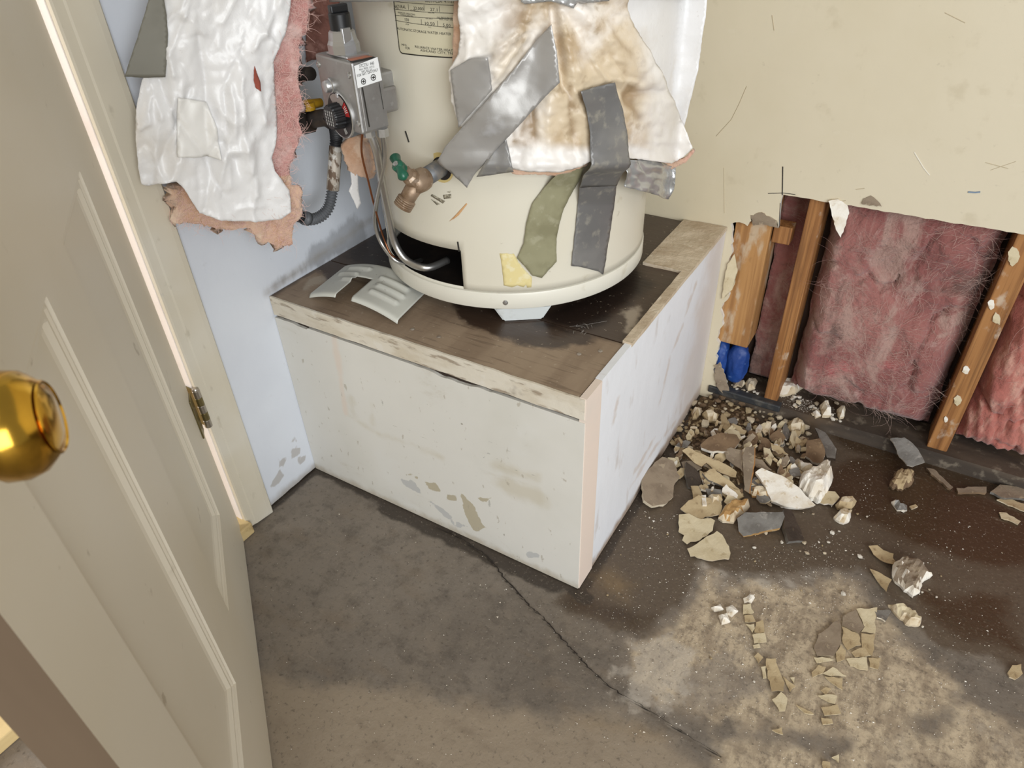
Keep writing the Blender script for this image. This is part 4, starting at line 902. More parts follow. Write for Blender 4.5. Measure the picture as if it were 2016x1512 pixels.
m_tape_d = mat('dull_dark_tape', (134, 132, 129), .38, .25, layers=[nz(5, .48, .62, (112, 111, 110), .8, 4), nz(50, .52, .68, (164, 159, 146), .6, 5)], bump=[(16, 4, .2, .005), (320, 2, .15, .0006)])
m_tape_o = mat('olive_dusty_tape', (146, 142, 112), .75, .1, layers=[nz(12, .45, .65, (126, 121, 92), .8, 6), nz(60, .55, .7, (164, 160, 134), .6, 4)], bump=[(200, 3, .2, .0008)])
m_foil = mat('shiny_foil_tape', (184, 184, 182), .24, .5, layers=[nz(10, .5, .7, (140, 138, 132), .6)], bump=[(20, 4, .3, .004)])
blR = thing('insulation_blanket', 'stained white vinyl heater blanket wrapped on the right and patched with duct tape', 'insulation', cy(-20, .30, .70)); BI = Matrix.Translation(-Vector(blR.location))
def bpar(o): o.parent = blR; o.matrix_parent_inverse = BI; return o
def ss(a, b, x): t = np.clip((x-a)/(b-a), 0, 1); return t*t*(3-2*t)
def creases(V_, seed, n, gen, amp, w):
    r = random.Random(seed); x, y = V_[:, 0], V_[:, 1]; h = np.zeros(len(V_))
    for k in range(n):
        p, a, st_, m_, bend = gen(r); pts_ = [p]
        for q in range(m_):
            p = (p[0]+st_*sin(a), p[1]+st_*cos(a)); a += r.gauss(0, bend); pts_.append(p)
        d = dline(x, y, pts_); ww = w*r.uniform(.6, 1.6); h += amp*r.choice((1, 1, -1, -.7))*r.uniform(.4, 1.2)*np.exp(-d/ww)
    return h
def gen_r(r):
    if r.random() < .6:
        a = r.uniform(-.95, .85); q = r.uniform(20, 170); return (1086+q*sin(a), q*cos(a)), a+r.gauss(0, .12), r.uniform(22, 40), r.randint(2, 5), .16
    return (r.uniform(900, 1340), r.uniform(20, 310)), r.uniform(-2, 2), r.uniform(14, 26), r.randint(2, 4), .4
def gen_l(r):
    if r.random() < .62: return (r.uniform(280, 565), r.uniform(-30, 330)), r.gauss(0, .28), r.uniform(25, 45), r.randint(2, 6), .16
    return (r.uniform(275, 560), r.uniform(20, 420)), r.uniform(-1.6, 1.6), r.uniform(15, 28), r.randint(2, 4), .35
def foldlo(V_):
    x, y = V_[:, 0], V_[:, 1]; th = np.arctan2(x-1086, y+40); rr = np.hypot(x-1086, y+40)
    return .0060*np.sin(th*9+2.2*fbm(x/160, y/160, 1, 2))*ss(20, 120, rr)*(1-ss(200, 320, rr)*.8) + .010*(fbm(x/75, y/75, 4, 1)-.5) + .006*np.exp(-((y-322)/14.0)**2)
def fold(P_, V_):
    x, y = V_[:, 0], V_[:, 1]; th = np.arctan2(x-1086, y+40); rr = np.hypot(x-1086, y+40)
    f = .0060*np.sin(th*9+2.2*fbm(x/160, y/160, 1, 2))*ss(20, 120, rr)*(1-ss(200, 320, rr)*.8)
    f = f + creases(V_, 4, 70, gen_r, .0045, 9.0) + .010*(fbm(x/75, y/75, 4, 3)-.5) + .004*(np.abs(fbm(x/20, y/20, 8, 2)-.5)*2-.3)
    f -= .018*np.exp(-((x-(1088+.12*y))/9.0)**2)*(1-ss(140, 210, y))*ss(0, 25, y)
    f += .006*np.exp(-((y-322)/14.0)**2)
    return f
ol_main = [(906, -40), (903, 60), (900, 108), (882, 140), (888, 200), (905, 250), (950, 288), (992, 305), (1000, 320), (1010, 334), (1040, 338), (1070, 337), (1100, 338), (1130, 330), (1158, 316), (1200, 316), (1240, 312), (1280, 316), (1318, 321), (1345, 310), (1363, 292), (1352, 262), (1335, 220), (1312, 165), (1290, 115), (1270, 75), (1240, 20), (1225, -40)]
RB = .300
o, V_ = sheet('vinyl_facing', ol_main, 4.5, lambda x, y: on_cyl(x, y, RB), m_vinyl, None, .0009, .6, 1, fold); bpar(o)
attr(o, 'crease_brown', np.clip(-creases(V_, 4, 70, gen_r, .0045, 9.0), 0, .01)*100+.45*(fbm(V_[:, 0]/90, V_[:, 1]/90, 7, 3)-.5)); attr(o, 'clean', np.maximum((V_[:, 1]-285)/60, np.maximum((1010-V_[:, 0])/160*(V_[:, 1] < 300)-.1, (V_[:, 0]-1265)/120)))  # browner in the crease valleys, with random mottling; whiter at hem and sides
o, V_ = sheet('back_facing', [(1180, -40), (1391, -40), (1388, 30), (1379, 90), (1372, 140), (1358, 200), (1346, 250), (1325, 240), (1290, 190), (1240, 120)], 6, lambda x, y: on_cyl(x, y, .287), m_vinyl_w, None, .0009, .5, 2, lambda P_, V_: .006*(fbm(V_[:, 0]/60, V_[:, 1]/60, 3, 3)-.5)-.006); bpar(o)
o, V_ = sheet('upper_facing', [(684, -6), (1391, -6), (1425, -430), (668, -430)], 14, lambda x, y: on_cyl(x, y, .2955), m_vinyl_w, None, .0012, .4, 18, lambda P_, V_: .006*(fbm(V_[:, 0]/60, V_[:, 1]/80, 6, 3)-.5)); bpar(o)
inn = [(x+(8 if x < 1000 else -34 if x > 1200 else 0), y-10 if y > 250 else y) for x, y in ol_main]; inn[:4] = [(894, -40), (892, 60), (891, 112), (890, 150)]
o, V_ = sheet('fibreglass_batting', inn, 9, lambda x, y: on_cyl(x, y, .276), m_fg, None, .016, 1.2, 5); bpar(o)
o, V_ = sheet('hem_edge', [(1000, 326), (1012, 332), (1060, 331), (1100, 333), (1140, 320), (1160, 317), (1156, 326), (1120, 340), (1090, 346), (1050, 343), (1022, 345), (1008, 341)], 4, lambda x, y: on_cyl(x, y, .289), m_fg, None, .008, 1.0, 6); bpar(o)
rightb, _v = sheet('corner_fibreglass', [(1290, 312), (1320, 322), (1348, 311), (1364, 294), (1366, 300), (1350, 320), (1322, 333), (1300, 326)], 4, lambda x, y: on_cyl(x, y, .285), m_fg, None, .008, .8, 7); bpar(rightb)
def tp(name, poly, material, R, amp=.0015, step=6, thick=.0004, jag=.4, sc=40, seed=0, cf=None):
    """tape strip; cf(x,y) 0..1 = how far it follows the folds of the vinyl beneath"""
    Rf = R if callable(R) else (lambda x, y: R)
    def ds(P_, V_):
        x, y = V_[:, 0], V_[:, 1]; h = amp*(np.abs(fbm(x/sc, y/sc, seed+2, 3)-.5)*4-1) + amp*.5*(fbm(x/9, y/9, seed, 2)-.5)
        if cf is not None: h = h*.35 + (foldlo(V_)+.0055)*cf(x, y)
        return h
    o, V_ = sheet(name, poly, step, lambda x, y: on_cyl(x, y, Rf(x, y)), material, None, thick, jag, seed, ds); return bpar(o)
one = lambda x, y: np.ones(len(x))
def lerpR(y0, r0, y1, r1): return lambda x, y: float(r0+(r1-r0)*np.clip((y-y0)/(y1-y0), 0, 1)**1.0)
tp('duct_tape', [(888, 137), (928, 113), (963, 109), (966, 140), (969, 176), (904, 250), (896, 205)], m_tape, RB+.004, .002, seed=1, cf=one)
tp('duct_tape', [(1082, 45), (1092, 100), (1097, 158), (1060, 202), (935, 342), (919, 370), (893, 345), (864, 312), (880, 285), (900, 262), (1007, 143), (1075, 57)], m_tape, lambda x, y: float(RB+.0055-.012*np.clip((y-305)/60, 0, 1)), .0024, seed=2, cf=lambda x, y: 1-ss(300, 350, y)*.6)
tp('duct_tape', [(966, 300), (996, 270), (1003, 300), (1011, 336), (975, 343), (938, 348)], m_tape_d, lambda x, y: RB+.0035, .0015, seed=3, cf=one)
tp('duct_tape', [(1138, 177), (1175, 170), (1207, 161), (1216, 190), (1225, 214), (1233, 268), (1234, 320), (1215, 366), (1141, 370), (1157, 318), (1158, 260), (1150, 215)], m_tape_d, lambda x, y: float(RB+.0045-.030*np.clip((y-330)/40, 0, 1)), .0012, seed=4, cf=lambda x, y: 1-ss(318, 350, y))
tp('duct_tape', [(1141, 366), (1215, 362), (1210, 400), (1203, 450), (1188, 541), (1178, 534), (1160, 530), (1145, 526), (1125, 524), (1132, 460), (1138, 400)], m_tape_d, lambda x, y: float(.275-.0165*np.clip((y-362)/40, 0, 1)), .0006, seed=5)
tp('duct_tape', [(1236, 316), (1286, 313), (1308, 320), (1330, 331), (1330, 350), (1327, 374), (1318, 394), (1283, 381), (1232, 369), (1234, 340)], m_foil, .294, .0045, step=4, sc=22, seed=6)
tp('duct_tape', [(1152, 318), (1146, 345), (1133, 369), (1121, 390), (1110, 411), (1101, 445), (1096, 471), (1096, 515), (1067, 548), (1048, 543), (1034, 525), (1018, 509), (1031, 480), (1036, 440), (1048, 402), (1075, 365), (1096, 346), (1128, 326)], m_tape_o, lambda x, y: float(.293-.033*np.clip((y-322)/46, 0, 1)), .0012, seed=7)
tp('foil_band', [(648, -40), (900, -40), (905, 2), (800, 3), (648, 4)], m_tape, lambda x, y: .300, .0005, seed=8)
tp('foil_tie', [(1026, -40), (1026, 4), (1034, 9), (1060, 6), (1086, 3), (1110, 10), (1130, 17), (1140, 4), (1146, 8), (1200, 2), (1206, -40)], m_foil, .310, .004, 5, sc=26, seed=9)

# ================================================================== INSULATION BLANKET (left flap)
lA = np.array([-.648, -.178, .8]); lB = np.array([-.520, .045, .8]); lt = (lB-lA)/np.linalg.norm(lB-lA); ln_ = np.array([lt[1], -lt[0], 0])
blL = thing('insulation_blanket', 'white vinyl heater blanket flap with pink fibreglass hanging by the door casing', 'insulation', lA+lt*.12); LI = Matrix.Translation(-Vector(blL.location))
def lpar(o): o.parent = blL; o.matrix_parent_inverse = LI; return o
def onflap(off): return lambda x, y: on_plane(x, y, lA+ln_*off, ln_)
vin = [(298, -120), (300, -40), (316, 10), (318, 60), (300, 120), (279, 156), (272, 190), (267, 215), (266, 271), (272, 330), (278, 361), (293, 366), (306, 360), (319, 354), (344, 351), (361, 368), (378, 396), (392, 417), (434, 430), (480, 434), (521, 435), (552, 432), (573, 417), (572, 395), (570, 375), (542, 337), (535, 312), (544, 280), (549, 243), (544, 180), (538, 121), (548, 95), (562, 69), (570, 30), (576, -40), (578, -120)]
def lf(P_, V_):
    x, y = V_[:, 0], V_[:, 1]
    f = creases(V_, 9, 58, gen_l, .0080, 8.0) + .012*(fbm(x/70, y/130, 5, 3)-.5) + .003*(np.abs(fbm(x/24, y/30, 9, 2)-.5)*2-.3)
    f = f + .004*np.sin((x+.25*y)/26.0)*(1-ss(200, 330, y))
    f = f + .012*ss(0, 1, (x-270)/120)*(1-ss(0, 1, (x-420)/140))
    return f
o, V_ = sheet('vinyl_facing', vin, 4.5, onflap(.004), m_vinyl_w, None, .0009, .5, 11, lf); lpar(o)
fgl = [(590, -120), (612, -120), (614, -40), (606, 40), (590, 92), (585, 160), (594, 200), (588, 230), (594, 262), (578, 300), (570, 330), (574, 362), (590, 366), (597, 378), (592, 420), (580, 440), (573, 482), (545, 482), (515, 472), (500, 462), (492, 448), (455, 452), (420, 446), (380, 440), (350, 442), (335, 436), (345, 408), (343, 372), (360, 372), (420, 400), (500, 400), (520, 330), (520, 100), (545, -40), (550, -120)]
def lf2(P_, V_):
    x, y = V_[:, 0], V_[:, 1]; return .014*(fbm(x/28, y/28, 3, 4)-.5)*2+.006*(fbm(x/9, y/9, 5, 3)-.5)
fgo, V_ = sheet('fibreglass_batting', fgl, 4, onflap(-.012), [m_fgp, m_fg], None, .022, 1.8, 12, lf2); lpar(fgo)
for p in fgo.data.polygons:
    c = sum((V_[i] for i in p.vertices), np.zeros(2))/len(p.vertices)
    if c[1] > 345: p.material_index = 1
o, V_ = sheet('duct_tape', [(292, -40), (292, 2), (270, 75), (245, 151), (285, 153), (326, 152), (330, 100), (331, 70), (328, 30), (318, -40)], 6, onflap(.020), m_tape_o, None, .0005, .4, 13, lambda P_, V_: .0012*(fbm(V_[:, 0]/40, V_[:, 1]/40, 1, 3)-.5)); lpar(o)
bpy.data.objects[o.name].data.materials[0] = mat('grey_dull_tape', (122, 119, 108), .6, .2, layers=[nz(10, .45, .65, (104, 100, 88), .7, 4)], bump=[(20, 4, .15, .004)])
o, V_ = sheet('label_patch', [(347, 188), (405, 200), (425, 250), (432, 310), (346, 304)], 6, onflap(.0115), mat('cream_vinyl_patch', (230, 227, 221), .42), None, .0004, .3, 14, lambda P_, V_: lf(P_, V_)); lpar(o)
o, V_ = sheet('tear', [(499, 128), (505, 145), (510, 160), (511, 177), (500, 170), (496, 155)], 3, onflap(.0075), mat('red_brown_tear', (150, 76, 60), .9), None, .0004, .3, 15, lf); lpar(o)
ibA = np.array([-.676, .215, .9]); ibB = np.array([-.600, .245, .9]); ibt = (ibB-ibA)/np.linalg.norm(ibB-ibA); ibn = np.array([ibt[1], -ibt[0], 0])
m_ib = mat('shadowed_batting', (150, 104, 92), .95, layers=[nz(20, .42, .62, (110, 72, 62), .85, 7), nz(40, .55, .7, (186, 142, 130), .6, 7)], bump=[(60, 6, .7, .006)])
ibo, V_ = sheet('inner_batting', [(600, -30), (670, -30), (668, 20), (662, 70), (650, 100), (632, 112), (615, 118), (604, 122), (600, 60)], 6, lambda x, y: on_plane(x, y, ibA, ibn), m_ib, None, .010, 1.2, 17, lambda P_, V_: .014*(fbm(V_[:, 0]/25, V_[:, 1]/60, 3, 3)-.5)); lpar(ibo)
def fuzz(src, n, seed, material, parent, inv, ln=(.002, .0045), wd=.00022):
    bpy.context.view_layer.update(); c = coords(src); r = random.Random(seed); V_ = []; F_ = []
    vx = np.array(CR[0]); vy = -np.array(CR[1])
    for k in range(n):
        p = np.array(c[r.randrange(len(c))])+ln_*r.uniform(0, .006); a = r.uniform(0, 2*pi); cu = r.gauss(0, .3); b = len(V_); m_ = r.randint(4, 9); st_ = r.uniform(*ln)
        for q in range(m_):
            e = vx*cos(a)+vy*sin(a); w_ = (-vx*sin(a)+vy*cos(a))*wd*(1-q/m_*.7); V_ += [p-w_, p+w_]; p = p+e*st_+ln_*r.gauss(0, .001); a += cu+r.gauss(0, .15)
        F_ += [(b+2*q, b+2*q+1, b+2*q+3, b+2*q+2) for q in range(m_-1)]
    o = raw('loose_fibres', V_, F_, material); o.parent = parent; o.matrix_parent_inverse = inv; o['kind'] = 'stuff'; return o
m_fz = mat('rose_fibre', (224, 188, 178), .9)
fuzz(fgo, 2600, 5, m_fz, blL, LI)
# torn scrap behind the valve
scr = thing('blanket_scrap', 'torn brown fibreglass scrap with a white paper tail behind the gas valve', 'insulation', cy(-150, .262, .70)); SI = Matrix.Translation(-Vector(scr.location))
o, V_ = sheet('fibreglass_tuft', [(672, 292), (690, 272), (712, 268), (730, 290), (736, 330), (728, 352), (700, 345), (690, 338), (680, 320)], 4, lambda x, y: on_cyl(x, y, .272), m_fg, None, .008, 1.5, 21, lambda P_, V_: .008*(fbm(V_[:, 0]/12, V_[:, 1]/12, 1, 3)-.5)); o.parent = scr; o.matrix_parent_inverse = SI
o, V_ = sheet('paper_tail', [(690, 338), (704, 344), (706, 380), (711, 400), (704, 412), (696, 395), (687, 376), (692, 362)], 4, lambda x, y: on_cyl(x, y, .264), m_vinyl_w, None, .0006, .6, 22); o.parent = scr; o.matrix_parent_inverse = SI

# ================================================================== DEBRIS
def gy(name, c, c2, c3=None, rough=.85):
    L = [nz(25, .42, .62, c2, .85, 5)]
    if c3: L.append(nz(60, .58, .68, c3, .8, 4))
    return mat(name, c, rough, layers=L, bump=[(70, 6, .5, .003), (250, 3, .3, .001)])
D_ = {
 'cream': gy('debris_cream_paint', (208, 194, 162), (196, 180, 146), (170, 152, 118)),
 'tan': gy('debris_tan_paint', (186, 166, 130), (168, 146, 110), (132, 110, 80)),
 'taupe': gy('debris_taupe_paper', (146, 130, 110), (126, 110, 92), (168, 152, 128)),
 'brown': gy('debris_brown_paper', (128, 104, 78), (104, 82, 60), (150, 126, 96)),
 'grey': gy('debris_wet_grey_paper', (124, 120, 114), (98, 93, 87), (146, 140, 132), .4),
 'dark': gy('debris_dark_wet', (66, 56, 48), (48, 40, 34), (92, 78, 64), .4),
 'white': gy('debris_gypsum', (236, 230, 218), (218, 206, 186), (190, 168, 132)),
 'gyp': gy('debris_broken_gypsum', (218, 204, 178), (196, 176, 144), (166, 140, 104)),
 'orange': gy('debris_stained_paper', (190, 152, 98), (164, 122, 70), (212, 188, 148)),
 'wood': mat('debris_splintered_wood', (184, 134, 80), .7, layers=[nz(20, .4, .65, (150, 104, 58), .8, 5, (4, 4, .4))]),
}
pc = on_axis(1430, 890, 2, 0); pc2 = on_axis(1420, 815, 2, 0); pc3 = on_axis(1530, 930, 2, 0)
def hm(x, y):
    g = lambda c, r, h: h*np.exp(-(((x-c[0])**2+(y-c[1])**2)/r**2))
    return g(pc, .085, .020)+g(pc2, .075, .014)+g(pc3, .06, .014)
def clean(pts, step, jag, rr):
    out = []; n = len(pts)
    for i in range(n):
        a = np.array(pts[i], float); b = np.array(pts[(i+1) % n], float); L = np.hypot(*(b-a)); k = max(1, int(L/step))
        nrm = np.array([-(b-a)[1], (b-a)[0]])/max(L, 1e-6)
        for j in range(k):
            p = a+(b-a)*j/k
            out.append(p+(nrm*rr.gauss(0, jag) if j else np.array([rr.gauss(0, jag*.5), rr.gauss(0, jag*.5)])))
    return out
def place(px, py, off):
    z = off
    for _ in range(4):
        p = on_axis(px, py, 2, z); z = float(hm(p[0], p[1]))+off
    return on_axis(px, py, 2, z)
SN = [0]
def shard(name, poly, top, side, label, cat='debris', thick=.006, tilt=(0, 0), off=None, curl=0, group=None, lump=0, step=7, jag=.9, base=None, wh=None):
    SN[0] += 1; rr = random.Random(SN[0]); B = clean(poly, step, jag, rr); c = np.mean(np.array(poly, float), 0)
    th = lump or thick
    ctr = place(c[0], c[1], (th if off is None else off)) if base is None else np.array(base)
    n_ = np.array([tilt[0], tilt[1], 1.0]); n_ /= np.linalg.norm(n_)
    if base is not None and wh is not None: n_ = np.array(wh, float); n_ /= np.linalg.norm(n_)
    bm = bmesh.new()
    if lump:
        V2, F2 = tri2d(B, step*.9); Pb = np.array([on_plane(x, y, ctr-n_*lump*.5, n_) for x, y in V2])-ctr; nb = len(B)
        sd = sdpoly(V2[:, 0], V2[:, 1], np.array(B)); e = np.clip(sd/max(sd.max(), 1e-6)*2.2, 0, 1)**.55
        hh = lump*(e*(.35+1.05*fbm(V2[:, 0]/13, V2[:, 1]/13, SN[0], 3))+.25*(np.abs(fbm(V2[:, 0]/7, V2[:, 1]/7, SN[0]+3, 2)-.5)*2)*e)
        tv = [bm.verts.new(Vector(p+n_*(h-.0*lump))) for p, h in zip(Pb, hh)]; bv = [bm.verts.new(Vector(p*np.array([.94, .94, 1])-n_*lump*.45)) for p in Pb]
        for f in F2:
            bm.faces.new([tv[i] for i in f]); bm.faces.new([bv[i] for i in f[::-1]])
        idx = {v_: i for i, v_ in enumerate(tv)}
        for e_ in [e_ for e_ in bm.edges if len(e_.link_faces) == 1 and e_.verts[0] in idx and e_.verts[1] in idx]:
            i, j = idx[e_.verts[0]], idx[e_.verts[1]]; bm.faces.new((tv[i], tv[j], bv[j], bv[i]))
        bmesh.ops.recalc_face_normals(bm, faces=bm.faces[:])
        for f in bm.faces: f.material_index = 0 if f.normal.dot(Vector(n_)) > .6 else 1
    else:
        Bm = np.array(B); V2, F2 = tri2d(B, max(step*1.6, 9)) if curl else (Bm, None)
        P3 = np.array([on_plane(x, y, ctr, n_) for x, y in V2])-ctr
        if curl:
            d2 = (P3**2).sum(1); P3 = P3+n_*(curl*d2/max(d2.max(), 1e-9))[:, None]+n_*(.0016*(fbm(P3[:, 0]*60, P3[:, 1]*60, SN[0], 3)-.5))[:, None]
        tv = [bm.verts.new(Vector(p)) for p in P3]; bv = [bm.verts.new(Vector(p*np.array([.97, .97, 1])-n_*thick*(1+rr.gauss(0, .08)))) for p in P3]
        if curl:
            for f in F2:
                bm.faces.new([tv[i] for i in f]); bm.faces.new([bv[i] for i in f[::-1]])
            bm.edges.ensure_lookup_table(); be = [e for e in bm.edges if len(e.link_faces) == 1 and e.verts[0] in set(tv)]
            idx = {v_: i for i, v_ in enumerate(tv)}
            for e in be:
                i, j = idx[e.verts[0]], idx[e.verts[1]]; f = bm.faces.new((tv[i], tv[j], bv[j], bv[i])); f.material_index = 1
        else:
            bm.faces.new(tv); bm.faces.new(bv[::-1]); m_ = len(tv)
            for k in range(m_):
                f = bm.faces.new((tv[k], bv[k], bv[(k+1) % m_], tv[(k+1) % m_])); f.material_index = 1
            bmesh.ops.triangulate(bm, faces=[f for f in bm.faces if len(f.verts) > 4])
        for f in bm.faces:
            if f.material_index == 0 and False: pass
    o = frombm(name, bm, [D_[top], D_[side]], None, False, Vector(ctr)); tag(o, label, cat, group); return o
A1 = lambda p: zc(p, 3.6, 1200, 720)
A2 = lambda p: zc(p, 2.816, 1300, 1050)
A3 = lambda p: zc(p, 4.2, 1600, 740)
G1 = 'broken plaster in the pile beside the platform'
pile = [
 ('drywall_slab', [(225, 800), (320, 690), (370, 650), (450, 680), (500, 790), (455, 850), (450, 930), (390, 985), (300, 1000), (240, 960)], 'taupe', 'gyp', 'large taupe drywall slab leaning at the foot of the platform side', dict(thick=.011, tilt=(.28, -.05), curl=.003, off=.020)),
 ('plaster_chunk', [(640, 560), (700, 510), (790, 475), (900, 490), (930, 530), (880, 590), (800, 610), (700, 600), (650, 580)], 'brown', 'white', 'brown-faced oval plaster chunk with a white broken rim', dict(thick=.011, tilt=(.05, -.25), off=.022)),
 ('paint_shard', [(510, 610), (560, 585), (690, 640), (800, 690), (900, 760), (890, 800), (780, 760), (690, 690), (650, 720), (600, 690)], 'tan', 'brown', 'long tan shard lying across the top of the debris pile', dict(thick=.004, tilt=(.15, -.3), curl=.006, off=.020)),
 ('paper_shard', [(815, 600), (860, 580), (940, 600), (945, 760), (880, 700), (830, 660)], 'taupe', 'brown', 'taupe paper shard left of the wood lath', dict(thick=.003, tilt=(-.2, -.35), curl=.004, off=.020)),
 ('plaster_strip', [(660, 760), (740, 730), (860, 820), (950, 910), (930, 930), (800, 850), (700, 810)], 'tan', 'grey', 'narrow tan plaster strip with a grey edge in the pile', dict(thick=.008, tilt=(.2, -.3), off=.016)),
 ('plaster_chip', [(800, 870), (830, 840), (910, 920), (900, 940), (800, 890)], 'white', 'white', 'small bright white triangular chip in the front of the pile', dict(thick=.004, tilt=(.1, -.2), off=.018)),
 ('paint_shard', [(500, 1020), (560, 960), (630, 920), (760, 960), (800, 1000), (780, 1060), (680, 1070), (650, 1090), (560, 1060)], 'tan', 'gyp', 'broad tan shard just above the cream plates', dict(thick=.004, tilt=(.05, -.15), curl=.004, off=.010)),
 ('paint_plate', [(490, 1055), (560, 1050), (650, 1090), (720, 1085), (745, 1100), (730, 1170), (640, 1240), (545, 1270), (515, 1240), (530, 1200), (490, 1180)], 'cream', 'gyp', 'upper of two cream plates at the front of the pile', dict(thick=.003, tilt=(.03, -.08), curl=.003, off=.006)),
 ('paint_plate', [(550, 1300), (640, 1245), (760, 1175), (800, 1200), (830, 1260), (860, 1330), (850, 1370), (700, 1380), (570, 1350)], 'cream', 'gyp', 'frontmost cracked cream plate on the floor', dict(thick=.0035, tilt=(.02, -.03), curl=.002, off=.0065)),
 ('stained_chunk', [(770, 1080), (810, 1000), (870, 950), (980, 950), (995, 1000), (930, 1060), (880, 1105), (800, 1100)], 'orange', 'gyp', 'orange-stained plaster chunk left of the grey slab', dict(lump=.016)),
 ('drywall_block', [(905, 1080), (960, 1040), (1230, 1035), (1240, 1070), (1210, 1150), (1100, 1170), (950, 1210), (915, 1170)], 'grey', 'orange', 'wet grey drywall block with a stained top edge', dict(thick=.013, tilt=(.02, -.45), off=.020, jag=.5)),
 ('drywall_block', [(1240, 1010), (1290, 1020), (1340, 1130), (1375, 1220), (1370, 1240), (1270, 1245), (1235, 1130)], 'dark', 'grey', 'dark wet drywall piece right of the grey block', dict(thick=.013, tilt=(.25, -.1), off=.016, jag=.5)),
 ('plaster_slab', [(1030, 760), (1080, 730), (1240, 790), (1340, 860), (1430, 960), (1460, 990), (1370, 1015), (1240, 1000), (1150, 960), (1100, 850)], 'white', 'white', 'long white plaster slab in front of the crumpled white piece', dict(thick=.010, tilt=(.1, -.35), curl=.005, off=.022)),
 ('plaster_lump', [(985, 880), (1040, 850), (1120, 870), (1150, 940), (1090, 950), (1010, 920)], 'gyp', 'orange', 'tan plaster lump under the left end of the white slab', dict(lump=.014)),
 ('plaster_lump', [(1290, 670), (1340, 665), (1430, 710), (1440, 750), (1380, 750), (1310, 710)], 'white', 'gyp', 'cream lump behind the crumpled white piece', dict(lump=.014)),
 ('plaster_piece', [(1350, 780), (1440, 740), (1530, 700), (1590, 790), (1550, 880), (1490, 950), (1430, 930), (1340, 860)], 'white', 'white', 'crumpled bright white plaster piece at the right of the pile', dict(lump=.034, step=5, jag=1.6)),
 ('plaster_flake', [(1490, 970), (1530, 890), (1600, 890), (1630, 930), (1580, 985)], 'cream', 'white', 'cream flake under the crumpled white piece', dict(thick=.004, tilt=(-.2, -.1), off=.010)),
 ('drywall_block', [(1390, 640), (1400, 530), (1490, 515), (1530, 600), (1510, 690), (1440, 680)], 'brown', 'white', 'square brown drywall piece with white broken front edge', dict(thick=.010, tilt=(-.05, -.35), off=.022)),
 ('drywall_sliver', [(1455, 440), (1530, 470), (1610, 590), (1600, 660), (1540, 650), (1510, 560)], 'grey', 'dark', 'dark grey drywall sliver leaning toward the sill plate', dict(thick=.010, tilt=(-.25, -.3), off=.022, jag=.5)),
 ('paint_chip', [(1140, 545), (1230, 590), (1270, 630), (1200, 620), (1150, 590)], 'tan', 'gyp', 'tan chip right of the wood lath', dict(thick=.003, tilt=(.1, -.2), off=.018)),
 ('paper_chip', [(1130, 500), (1200, 450), (1250, 510), (1220, 550), (1150, 530)], 'brown', 'gyp', 'brown chip behind the wood lath', dict(thick=.006, tilt=(.1, -.3), off=.014)),
 ('paint_chip', [(1160, 440), (1220, 390), (1250, 400), (1220, 440)], 'cream', 'gyp', 'small cream chip near the sill end of the pile', dict(thick=.004, tilt=(.1, -.2), off=.010)),
 ('plaster_lump', [(1260, 400), (1330, 370), (1390, 430), (1380, 470), (1290, 470), (1260, 440)], 'gyp', 'tan', 'tan plaster lump just below the sill plate', dict(lump=.016)),
 ('plaster_block', [(1600, 990), (1640, 930), (1720, 920), (1750, 960), (1720, 1010), (1620, 1010)], 'gyp', 'tan', 'tan block lying right of the pile, upper of two', dict(lump=.013)),
 ('plaster_block', [(1590, 1070), (1640, 1015), (1720, 1020), (1700, 1100), (1660, 1115), (1600, 1090)], 'gyp', 'white', 'pale block lying right of the pile, lower of two', dict(lump=.013)),
 ('wood_lath', [(942, 640), (965, 575), (1028, 572), (1022, 700), (1004, 800), (990, 905), (955, 880)], 'taupe', 'wood', 'splintered wood lath standing out of the debris pile', dict(thick=.008, tilt=(-.35, -.5), off=.034, jag=.4)),
 ('plaster_lump', [(580, 330), (610, 290), (650, 300), (655, 330), (620, 370), (590, 370)], 'gyp', 'tan', 'left of two tan lumps near the platform corner', dict(lump=.012)),
 ('plaster_lump', [(655, 340), (720, 310), (775, 350), (760, 390), (700, 395)], 'gyp', 'tan', 'right of two tan lumps near the platform corner', dict(lump=.013)),
 ('plaster_chip', [(820, 420), (880, 410), (970, 460), (960, 485), (880, 480)], 'tan', 'gyp', 'flat tan chip behind the oval brown chunk', dict(thick=.006, tilt=(.05, -.15), off=.010)),
 ('plaster_lump', [(460, 520), (500, 515), (540, 570), (500, 600), (470, 560)], 'tan', 'brown', 'tan lump close to the platform side panel', dict(lump=.012)),
 ('paper_shard', [(1000, 650), (1080, 665), (1150, 740), (1100, 740), (1020, 700)], 'taupe', 'taupe', 'taupe paper shard right of the wood lath', dict(thick=.003, tilt=(.1, -.3), off=.020)),
 ('drywall_chip', [(1270, 740), (1340, 720), (1360, 780), (1290, 785)], 'grey', 'taupe', 'grey chip between the tan and white lumps', dict(thick=.006, tilt=(.1, -.3), off=.016)),
 ('drywall_slab', [(545, 680), (640, 760), (660, 900), (560, 860), (535, 740)], 'dark', 'grey', 'dark curled drywall slab under the tan shards', dict(thick=.009, tilt=(.3, -.2), off=.012)),
 ('plaster_stick', [(652, 920), (682, 918), (692, 985), (660, 987)], 'white', 'white', 'short white stick of plaster on the broad tan shard', dict(thick=.006, off=.016)),
 ('drywall_slab', [(680, 870), (790, 880), (800, 930), (700, 920)], 'grey', 'taupe', 'grey slab end below the narrow tan strip', dict(thick=.006, tilt=(.1, -.3), off=.010)),
 ('plaster_lump', [(700, 920), (790, 910), (800, 950), (730, 990)], 'tan', 'gyp', 'tan lump on the broad tan shard', dict(lump=.011, off=.016)),
]
